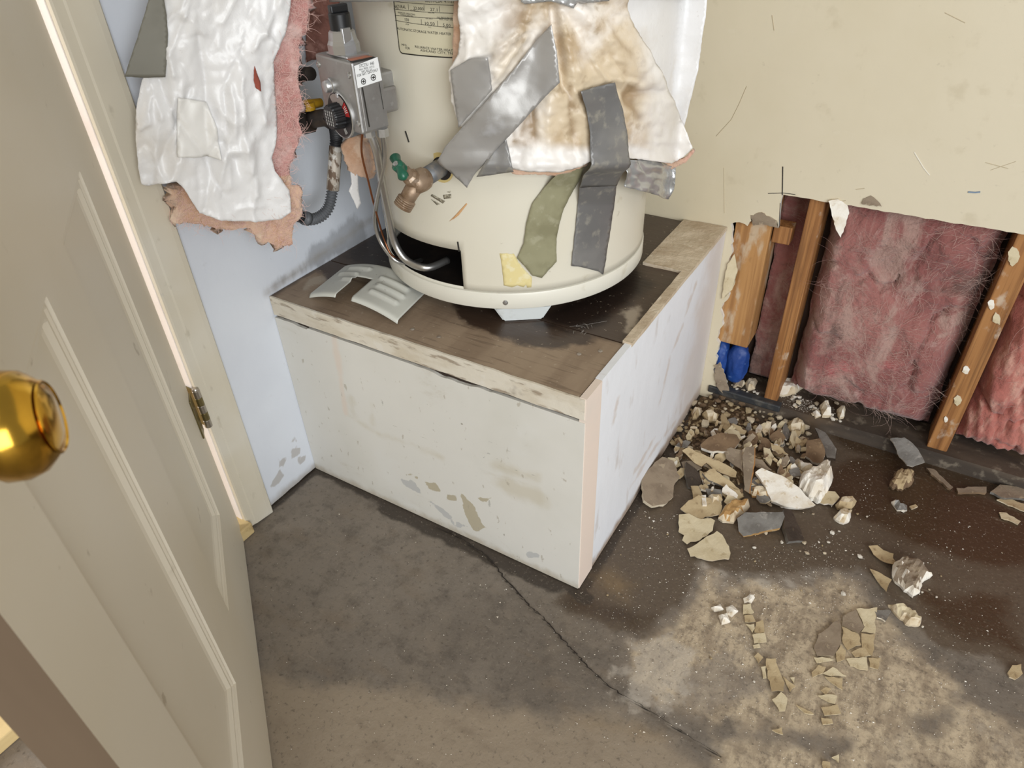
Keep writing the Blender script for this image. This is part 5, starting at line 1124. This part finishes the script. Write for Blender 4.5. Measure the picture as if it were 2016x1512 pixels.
for nm, p, t_, s_, lb_, kw in pile: shard(nm, A1(p), t_, s_, lb_, group=G1, **kw)
G2 = 'drywall scraps along the sill plate'
sill_top = .0368
for nm, p, t_, s_, lb_, kw in [
 ('drywall_scrap', A3([(640, 520), (760, 510), (830, 560), (890, 640), (930, 710), (830, 750), (780, 740), (700, 640), (680, 580)]), 'grey', 'white', 'white-edged drywall scrap leaning on the sill beside the right stud', dict(thick=.008, tilt=(-.05, -.75), off=.040)),
 ('lath_piece', A3([(1470, 960), (1550, 900), (1760, 920), (1760, 1020), (1560, 1000)]), 'taupe', 'grey', 'grey lath piece at the right edge below the sill', dict(thick=.006, off=.010)),
 ('paint_strip', A3([(1520, 1020), (1600, 1005), (1760, 1060), (1760, 1120), (1650, 1080)]), 'tan', 'gyp', 'tan paint strip under the grey lath at the right edge', dict(thick=.003, off=.004)),
 ('paint_flake', A3([(1545, 1125), (1600, 1130), (1720, 1200), (1700, 1225), (1560, 1170)]), 'cream', 'gyp', 'leaf-shaped cream flake on the wet floor at the far right', dict(thick=.003, off=.004)),
 ('lath_piece', A3([(1190, 925), (1440, 915), (1440, 965), (1200, 960)]), 'taupe', 'brown', 'flat taupe lath lying along the foot of the sill', dict(thick=.006, off=.0065)),
 ('lath_piece', A3([(940, 760), (1000, 770), (1160, 920), (1140, 940), (980, 810)]), 'taupe', 'brown', 'slanted taupe lath below the right stud', dict(thick=.005, off=.006)),
 ('insulation_clump', A3([(640, 860), (720, 770), (830, 790), (830, 880), (740, 940), (650, 920)]), 'tan', 'brown', 'fuzzy brown clump on the wet floor below the sill', dict(lump=.014, step=4, jag=1.8)),
 ('drywall_chip', A3([(650, 1040), (690, 1020), (720, 1050), (780, 1070), (780, 1110), (700, 1110)]), 'grey', 'white', 'curved grey chip standing on the wet floor', dict(lump=.009)),
 ('paint_flake', A3([(800, 1075), (850, 1060), (870, 1080), (820, 1100)]), 'tan', 'gyp', 'small tan flake beside the curved grey chip', dict(thick=.003, off=.004)),
 ('plaster_clod', A2([(1285, 180), (1340, 135), (1440, 150), (1480, 200), (1505, 230), (1450, 270), (1440, 330), (1400, 345), (1340, 300), (1290, 250)]), 'taupe', 'white', 'grey plaster clod with white torn paper on the right floor', dict(lump=.017, step=6, jag=1.5)),
 ('paint_curl', A2([(1150, 80), (1200, 75), (1290, 120), (1300, 185), (1240, 165), (1180, 120)]), 'tan', 'brown', 'tan paint curl above the grey plaster clod', dict(thick=.002, curl=.008, off=.004)),
 ('paint_flake', A2([(1160, 200), (1210, 215), (1280, 260), (1250, 330), (1200, 260)]), 'tan', 'gyp', 'tan flake left of the grey plaster clod', dict(thick=.002, curl=.004, off=.0035)),
 ('plaster_chunk', A2([(1260, 395), (1330, 390), (1400, 430), (1450, 470), (1440, 510), (1380, 510), (1300, 440)]), 'cream', 'gyp', 'long cream plaster chunk below the grey clod', dict(lump=.013)),
 ('drywall_chip', A2([(1185, 425), (1280, 430), (1250, 485), (1200, 465)]), 'grey', 'white', 'grey-white chip left of the long cream chunk', dict(thick=.004, off=.006)),
 ('paint_flake', A2([(1925, 770), (1950, 730), (2000, 725), (2010, 780), (1970, 810), (1935, 795)]), 'tan', 'gyp', 'lone round tan flake at the right edge of the floor', dict(thick=.0035, off=.0045)),
]: shard(nm, p, t_, s_, lb_, group=(G2 if 'sill' in lb_ else None), **kw)
FL1 = ['taupe flake at the top left of the flat flake cluster', 'long cream flake at the top right of the flat cluster', 'square tan flake in the middle of the flat cluster', 'tan flake on the right side of the flat cluster', 'largest smooth taupe flake, left end of the flat cluster', 'narrow upright tan flake beside the large taupe flake', 'small wedge flake under the middle of the flat cluster', 'wide cream flake along the bottom of the flat cluster', 'rightmost small flake at the bottom of the flat cluster', 'rounded tan flake below the large taupe flake', 'cream flake just below the narrow upright flake', 'wedge-shaped tan flake under the rounded one', 'tiny diamond flake in the trail below the cluster', 'tan flake with a slanted end in the trail below the cluster', 'cream square flake low in the trail below the cluster', 'last tan flake at the lower end of the trail', 'thin sliver flake directly below the large taupe flake']
FL2 = ['top square flake of the left flake row', 'second tan flake from the top of the left row', 'small triangular flake near the top of the left row', 'tan flake on the right side of the upper left row', 'wide cream flake ending the upper left row', 'longest tan curl in the left row of flakes', 'pointed cream flake below the longest curl', 'slim triangular flake right of the longest curl', 'tiny triangular flake right of the longest curl', 'stray white-edged flake below the left row', 'stray triangular flake near the bottom edge of the photo', 'stray square flake cut off by the bottom edge', 'thin flake bridging the upper and lower left row', 'small diamond flake above the longest curl', 'narrow upright flake touching the longest curl', 'long thin sliver between the left row and the trail']
flakes = [[(1010, 460), (1085, 420), (1130, 520), (1100, 555), (1005, 510)], [(1088, 420), (1202, 415), (1190, 556), (1114, 545), (1134, 520)], [(1005, 517), (1100, 558), (1113, 620), (1040, 648), (1010, 600)], [(1112, 552), (1190, 560), (1175, 680), (1120, 640)], [(850, 640), (880, 560), (1000, 472), (1002, 600), (960, 680), (870, 680)], [(1000, 615), (1030, 650), (1020, 700), (980, 715), (975, 660)], [(1060, 660), (1130, 630), (1165, 678), (1080, 688)], [(1030, 692), (1145, 687), (1150, 760), (1050, 735)], [(1155, 690), (1225, 690), (1205, 755), (1160, 740)], [(840, 770), (880, 730), (920, 740), (900, 775), (845, 800)], [(900, 775), (960, 740), (1030, 790), (930, 788)], [(912, 792), (1010, 802), (1010, 865), (950, 830)], [(890, 870), (920, 850), (945, 860), (920, 895)], [(875, 898), (940, 892), (980, 900), (970, 945), (890, 915)], [(890, 965), (980, 950), (1000, 1000), (910, 1010)], [(890, 1020), (950, 1030), (960, 1055), (900, 1060)], [(850, 690), (920, 690), (960, 700), (870, 720)]]
for i, p in enumerate(flakes):
    lbl = FL1[i]
    shard('paint_flake', A2(p), 'taupe' if i in (0, 4) else ('cream' if i % 3 == 1 else 'tan'), 'cream', lbl, 'debris', .0022, (rng.uniform(-.03, .03), rng.uniform(-.06, .02)), .0036, .0015 if i in (1, 4) else 0, 'tan paint flakes trodden on the floor')
flakes2 = [[(460, 395), (500, 390), (520, 440), (460, 450)], [(465, 455), (510, 450), (530, 490), (470, 490)], [(475, 500), (520, 500), (510, 550)], [(530, 490), (570, 480), (580, 550), (522, 550)], [(510, 560), (580, 552), (590, 600), (520, 610)], [(585, 700), (640, 700), (660, 760), (690, 830), (680, 880), (620, 880), (595, 800)], [(620, 920), (670, 880), (705, 915), (690, 985), (660, 985)], [(680, 790), (750, 850), (720, 880)], [(720, 800), (745, 795), (740, 830)], [(620, 1090), (675, 1075), (680, 1115)], [(950, 1240), (990, 1225), (990, 1270)], [(900, 1260), (945, 1270), (940, 1305), (905, 1305)], [(515, 620), (550, 612), (555, 632), (520, 635)], [(520, 680), (545, 660), (570, 690), (545, 720)], [(560, 740), (585, 735), (588, 800), (570, 805)], [(750, 950), (840, 990), (850, 1005), (800, 995)]]
for i, p in enumerate(flakes2):
    lbl = FL2[i]
    shard('paint_flake', A2(p), 'tan' if i % 2 else 'cream', 'cream', lbl, 'debris', .0024, (rng.uniform(-.05, .05), rng.uniform(-.08, .02)), .0040, .003 if i == 5 else 0, 'tan paint flakes trodden on the floor')
for i, p in enumerate([[(280, 410), (330, 390), (350, 420), (300, 430)], [(360, 410), (400, 395), (435, 430), (400, 460), (370, 445)], [(320, 455), (370, 440), (390, 490), (340, 505)], [(460, 360), (500, 335), (525, 355), (510, 380), (465, 385)]]):
    shard('gypsum_lump', A2(p), 'white', 'white', ['leftmost white lump beside the left flake row', 'right white lump of the group beside the flake row', 'lower white lump of the group beside the flake row', 'white lump at the head of the left flake row'][i], 'debris', lump=.008, group='white lumps by the left flake row')
# on the sill
for i, (p, t_, h_, lb_) in enumerate([([(1180, 190), (1240, 100), (1340, 85), (1385, 140), (1320, 190), (1230, 205)], 'white', .017, 'largest white plaster lump lying on the sill beside the narrow stud'), ([(1490, 280), (1530, 260), (1570, 300), (1570, 350), (1510, 350)], 'white', .018, 'cream plaster lump on the sill below the large batt'), ([(1610, 310), (1640, 285), (1670, 310), (1665, 360), (1630, 370)], 'white', .016, 'rightmost cream plaster lump on the sill'), ([(870, 100), (900, 75), (965, 130), (940, 150), (890, 140)], 'taupe', .008, 'taupe chip on the sill in front of the blue plastic'), ([(960, 120), (1010, 80), (1050, 110), (1030, 160), (980, 170)], 'gyp', .012, 'tan lump on the sill left of the narrow stud'), ([(1440, 330), (1480, 300), (1500, 350), (1460, 365)], 'white', .010, 'small white lump beside the cream lump on the sill')]):
    c = np.mean(np.array(A1(p)), 0); b_ = on_axis(c[0], c[1], 2, sill_top+h_)
    shard('plaster_lump', A1(p), t_, 'gyp', lb_, 'debris', lump=h_, base=b_, group=G2)

frag = fl(A1([(600, 420), (1150, 430), (1450, 520), (1560, 700), (1500, 960), (1000, 1030), (560, 980), (480, 800), (420, 640)]))
fa_ = np.array(frag); cnt = 0
for x, y in NR.uniform(fa_.min(0), fa_.max(0), (400, 2)):
    if sdpoly(np.array([x]), np.array([y]), fa_)[0] < .004: continue
    c_ = CR @ (np.array([x, y, float(hm(x, y))+.008])-CC); cx_, cy_ = 1008+F*c_[0]/c_[2], 756+F*c_[1]/c_[2]
    rad = 4.5+10*rng.random()**1.6; el = rng.uniform(.5, 1); ro_ = rng.uniform(0, 3.1)
    q = []
    for t in np.linspace(0, 2*pi, rng.randint(5, 7), endpoint=False):
        u_, w_ = rad*1.5*cos(t)*rng.uniform(.7, 1.2), rad*el*sin(t)*rng.uniform(.7, 1.2); q.append((cx_+u_*cos(ro_)-w_*sin(ro_), cy_+u_*sin(ro_)+w_*cos(ro_)))
    ck = rng.choice(('tan', 'tan', 'cream', 'gyp', 'brown', 'taupe', 'white', 'grey')); cw = {'gyp': 'pale tan'}.get(ck, ck)
    shard('plaster_chip', q, ck, rng.choice(('gyp', 'tan', 'white')), 'small %s chip wedged among the larger pieces of the pile%s' % (cw, ' near the sill' if y > pc[1]+.02 else ' toward the camera'), 'debris', rng.uniform(.003, .007), (rng.uniform(-.4, .4), rng.uniform(-.5, .1)), rng.uniform(.008, .014), 0, 'small chips in the debris pile', step=5, jag=.5)
    cnt += 1
    if cnt >= 130: break
# crumbs: a few shared rock meshes, every crumb its own object
def rock(seed):
    r = random.Random(seed); bm = bmesh.new(); bmesh.ops.create_icosphere(bm, subdivisions=1, radius=1)
    s = (1, r.uniform(.6, .95), r.uniform(.4, .7))
    for v_ in bm.verts:
        k = r.uniform(.72, 1.15); v_.co = Vector((v_.co.x*s[0]*k, v_.co.y*s[1]*k, v_.co.z*s[2]*k))
    me = bpy.data.meshes.new('crumb'); bm.to_mesh(me); bm.free(); return me
rocks = []
for s in range(7):
    for kx in ('gyp', 'white', 'tan', 'brown'):
        me = rock(100+s); me.materials.append(D_[kx]); rocks.append((kx, me))
def crumb(x, y, z, r, keys, label, group, name='plaster_crumb'):
    me = rng.choice([m_ for k, m_ in rocks if k in keys]); o = bpy.data.objects.new(name, me); COL.objects.link(o)
    mz = min(v_.co.z for v_ in me.vertices)
    o.location = (x, y, z-mz*r*.9); o.scale = (r, r, r); o.rotation_euler = (rng.uniform(-.3, .3), rng.uniform(-.3, .3), rng.uniform(0, 6.28)); tag(o, label, 'debris', group)
reg = A1([(640, 230), (900, 240), (1150, 340), (1440, 430), (1400, 560), (1200, 640), (900, 640), (700, 600), (560, 640), (400, 600), (440, 500), (560, 280)])
rp = np.array(fl(reg)); n = 0
cand = NR.uniform(rp.min(0), rp.max(0), (1500, 2)); ins = sdpoly(cand[:, 0], cand[:, 1], rp) > .004
taken = []
for x, y in cand[ins]:
    r = min(.0135, .0046*math.exp(abs(rng.gauss(0, .6))))
    if any((x-a)**2+(y-b)**2 < ((r+c)*.75)**2 for a, b, c in taken): continue
    taken.append((x, y, r)); crumb(x, y, float(hm(x, y)), r, ('gyp', 'gyp', 'tan', 'tan', 'brown'), 'tan plaster crumb heaped between the platform and the sill', 'crumbs heaped by the platform'); n += 1
    if n >= 168: break
n = 0
for k in range(58):
    px, py = rng.choice([(1440, 755), (1470, 768), (1560, 785), (1590, 800), (1620, 815), (1540, 775), (1650, 825)]); px += rng.gauss(0, 16); py += rng.gauss(0, 7)
    p = on_axis(px, py, 2, sill_top)
    if p[1] < D+.004 or p[1] > D+.085: continue
    if s2a-.006 < p[0] < s2b+.006 and p[1] > ys-.006: continue
    crumb(p[0], p[1], sill_top, rng.uniform(.003, .0085), ('white', 'gyp'), 'white plaster crumb scattered along the sill plate', 'crumbs on the sill plate')
scat = A1([(300, 1000), (700, 1050), (1500, 1000), (2000, 950), (2600, 1250), (2400, 2000), (900, 2300), (-300, 1700), (-150, 1250)])
sp2_ = np.array(fl(scat)); cand = NR.uniform(sp2_.min(0), sp2_.max(0), (260, 2)); ins = sdpoly(cand[:, 0], cand[:, 1], sp2_) > 0
for x, y in cand[ins][:60]:
    crumb(x, y, 0.0005, .0014*math.exp(abs(rng.gauss(0, .6))), ('white', 'gyp', 'tan'), 'tiny pale crumb strewn over the bare floor', 'crumbs strewn on the floor')
for k in range(18):
    px, py = rng.gauss(1560, 70), rng.gauss(1040, 25); p = on_axis(px, py, 2, 0)
    crumb(p[0], p[1], 0.0005, rng.uniform(.002, .006), ('white', 'gyp'), 'pale crumb lying just in front of the debris pile', 'crumbs in front of the pile')
# fine rubble bed and dust specks: uncountable
xs_ = np.arange(rp[:, 0].min()-.04, rp[:, 0].max()+.06, .004); ys_ = np.arange(rp[:, 1].min()-.12, rp[:, 1].max()+.03, .004)
m_bed = mat('wet_rubble_bed', (104, 82, 56), .75, layers=[nz(60, .45, .6, (74, 56, 38), .9, 5), nz(110, .56, .64, (186, 164, 126), .85, 4), nz(30, .6, .7, (146, 118, 80), .7)], bump=[(120, 6, .8, .005)])
def bedf(X, Y):
    h = hm(X, Y); return X, Y, h-.0045+.007*(fbm(X*70, Y*70, 2, 3)-.5)*np.clip(h/.006, 0, 1)
bed = tgrid('rubble_bed', xs_, ys_, bedf, m_bed, None, False)
bm = bmesh.new(); bm.from_mesh(bed.data); bmesh.ops.delete(bm, geom=[f for f in bm.faces if hm(f.calc_center_median().x, f.calc_center_median().y) < .0035 or f.calc_center_median().x < .004 or f.calc_center_median().y > D-.002], context='FACES'); bm.to_mesh(bed.data); bm.free()
tag(bed, 'wet brown bed of fine rubble under the debris pile', 'rubble'); bed['kind'] = 'stuff'
def specks(name, pts, label, mk):
    v_ = []; f_ = []
    for x, y, z, r in pts:
        k = len(v_); a = rng.uniform(0, 6)
        v_ += [(x+r*cos(a+t), y+r*sin(a+t)*rng.uniform(.5, 1), z) for t in (0, 2.1, 4.2)]+[(x, y, z+r*.7)]; f_ += [(k, k+1, k+3), (k+1, k+2, k+3), (k+2, k, k+3)]
    o = raw(name, v_, f_, D_[mk]); tag(o, label, 'dust'); o['kind'] = 'stuff'
occ = []
for o in bpy.data.objects:
    if o.type == 'MESH' and o.get('category') == 'debris' and not o.name.startswith('plaster_crumb') and o.location.z < .12:
        c = coords(o); occ.append((o.location.x, o.location.y, float(np.hypot(c[:, 0], c[:, 1]).max())))
pts = []
for k in range(4200):
    if rng.random() < .55: px, py = rng.gauss(1480, 190), rng.gauss(1010, 120)
    else: px, py = rng.gauss(1560, 260), rng.gauss(1250, 130)
    p = on_axis(px, py, 2, 0)
    if p[0] < .004 and p[1] > -.004 or p[1] > D-.01: continue
    if any((p[0]-a)**2+(p[1]-b)**2 < c*c for a, b, c in occ): continue
    pts.append((p[0], p[1], max(0.0003, float(hm(p[0], p[1]))+.0005), .0006*math.exp(abs(rng.gauss(0, .5)))))
for k in range(900):
    p = on_axis(rng.choice((1440, 1560, 1590, 1620, 1650))+rng.gauss(0, 22), rng.gauss(0, 10)+0, 2, sill_top) if False else on_axis(rng.choice((1445, 1560, 1590, 1620, 1645))+rng.gauss(0, 20), 790+rng.gauss(0, 14), 2, sill_top)
    if D+.004 < p[1] < D+.06 and not (s2a-.003 < p[0] < s2b+.003 and p[1] > ys-.003): pts.append((p[0], p[1], sill_top+.0003, .0007*math.exp(abs(rng.gauss(0, .5)))))
for k in range(160):
    p = on_axis(rng.uniform(520, 1150), rng.uniform(1000, 1500), 2, 0)
    if p[1] < -.004: pts.append((p[0], p[1], .0004, .0006*math.exp(abs(rng.gauss(0, .4)))))
specks('plaster_dust', pts, 'fine white plaster specks sprinkled over the floor', 'white')

# scraps hanging at the opening
def wallscrap(name, poly, top, side, label, yoff, th=.006, wn=(0, -1, .15)):
    c = np.mean(np.array(poly, float), 0); b_ = on_axis(c[0], c[1], 1, D-yoff); SN[0] += 1
    return shard(name, poly, top, side, label, 'debris', th, base=b_, wh=wn, step=5, jag=.8)
wallscrap('drywall_scrap', [(1632, 396), (1650, 392), (1668, 402), (1672, 420), (1664, 445), (1655, 468), (1646, 452), (1640, 430)], 'white', 'gyp', 'white torn drywall scrap hanging at the top edge beside the narrow stud', .004, .008, (.25, -1, .1))
wallscrap('drywall_scrap', [(1696, 402), (1700, 392), (1715, 385), (1730, 396), (1736, 407)], 'taupe', 'taupe', 'small taupe paper tab folded over the top edge of the opening', .003, .002)
wallscrap('torn_paper', [(1478, 424), (1500, 418), (1530, 436), (1532, 449), (1500, 441), (1482, 444)], 'taupe', 'gyp', 'torn grey paper patch above the short stud', .0015, .0014, (0, -1, 0))
wallscrap('torn_paper', [(1432, 520), (1446, 500), (1452, 530), (1442, 570), (1420, 590), (1424, 560)], 'cream', 'white', 'curled cream paper tear beside the short stud', .004, .002, (.3, -1, 0))
wallscrap('torn_paper', [(1406, 720), (1418, 714), (1428, 740), (1436, 770), (1428, 780), (1410, 760)], 'taupe', 'gyp', 'hanging taupe drywall tongue below the short stud', .004, .004, (.2, -1, .1))
for i, (a, b) in enumerate([((1952, 600), 8), ((1962, 628), 9), ((1902, 728), 8), ((1886, 788), 9), ((1862, 826), 5), ((1995, 505), 13)]):
    q = [(a[0]+b*cos(t)*rng.uniform(.6, 1.1), a[1]+b*1.5*sin(t)*rng.uniform(.6, 1.1)) for t in np.linspace(0, 2*pi, 7, endpoint=False)]
    c = on_axis(a[0], a[1], 1, ys-.003); SN[0] += 1
    shard('plaster_scrap', q, 'cream' if i % 2 else 'white', 'white', ['uppermost white plaster scrap of the pair high on the right stud', 'second white plaster scrap of the pair high on the right stud', 'white plaster scrap at mid height on the right stud', 'long white plaster scrap low on the right stud', 'smallest plaster scrap near the foot of the right stud'][i] if i < 5 else 'wider plaster scrap high on the right stud at the frame edge', 'debris', .0025, base=c, wh=(0, -1, .1), step=4, jag=.6, group='plaster scraps on the right stud')

# blue plastic stuffed below the short stud
m_blue = mat('blue_plastic_film', (38, 80, 156), .5, layers=[nz(12, .45, .65, (24, 56, 122), .8, 5), nz(40, .62, .72, (112, 142, 190), .6, 5)], bump=[(30, 6, .6, .006)])
m_blackf = mat('black_film', (24, 26, 30), .5)
zt2 = Z_at(1455, 680)
bp = thing('blue_plastic_bundle', 'crumpled blue plastic bundle stuffed under the short stud', 'plastic bundle', (float(s1a+s1b)/2, ys+.03, .037))
BPI = Matrix.Translation(-Vector(bp.location))
for i, (x_, r_, dz) in enumerate([(s1a+.010, .024, 0), (s1b-.022, .028, .004)]):
    bm = bmesh.new(); bmesh.ops.create_icosphere(bm, subdivisions=4, radius=1)
    hgt = (zt2-.012-.038)/2
    C_ = np.array([tuple(v_.co) for v_ in bm.verts]); nn = .72+.42*fbm(C_[:, 0]*2.2+i*5, C_[:, 1]*2.2, C_[:, 2]*1.5, 3)+.30*np.abs(fbm(C_[:, 0]*6, C_[:, 1]*7, C_[:, 2]*3+i, 2)-.5)
    for v_, k in zip(bm.verts, nn):
        c = v_.co; sq = 1/max(abs(c.z)**.3, .6); v_.co = Vector((x_+c.x*r_*k*1.05, ys+.030+c.y*.024*k, .0385+hgt+np.sign(c.z)*abs(c.z)**.75*hgt*.98))
    o = frombm('plastic_lobe', bm, m_blue, None, True); o.parent = bp; o.matrix_parent_inverse = BPI
o = box('black_strip', s1a-.012, s1a+.012, ys+.002, ys+.006, zt2-.022, zt2-.004, m_blackf, None, .001); o.parent = bp; o.matrix_parent_inverse = BPI
# cobweb strands under the heater rim
m_web = mat('cobweb', (190, 184, 176), .8)
bm = bmesh.new()
for k in range(12):
    a = np.array(on_axis(rng.uniform(1000, 1160), rng.uniform(625, 650), 2, H+.002)); b = a+np.array([rng.uniform(.01, .07), rng.uniform(-.02, .05), rng.uniform(0, .012)]); mid = (a+b)/2+np.array([0, 0, -.001])
    if min(math.hypot(q[0]-HX, q[1]-HY) for q in (a, mid, b)) < .282: continue
    tubemesh([a, mid, b], .00012, 3, True, bm)
for k in range(40):
    a = np.array(on_axis(1145+rng.gauss(0, 7), 632+rng.gauss(0, 16), 2, H+.002)); b = a+np.array([rng.gauss(0, .008), rng.gauss(0, .008), rng.uniform(0, .008)])
    if min(math.hypot(q[0]-HX, q[1]-HY) for q in (a, b)) < .282: continue
    tubemesh([a, (a+b)/2+np.array([0, .001, .001]), b], .00014, 3, True, bm)
o = frombm('cobweb', bm, m_web); tag(o, 'grey wisps of cobweb on the wet deck beside the heater foot', 'cobweb'); o['kind'] = 'stuff'
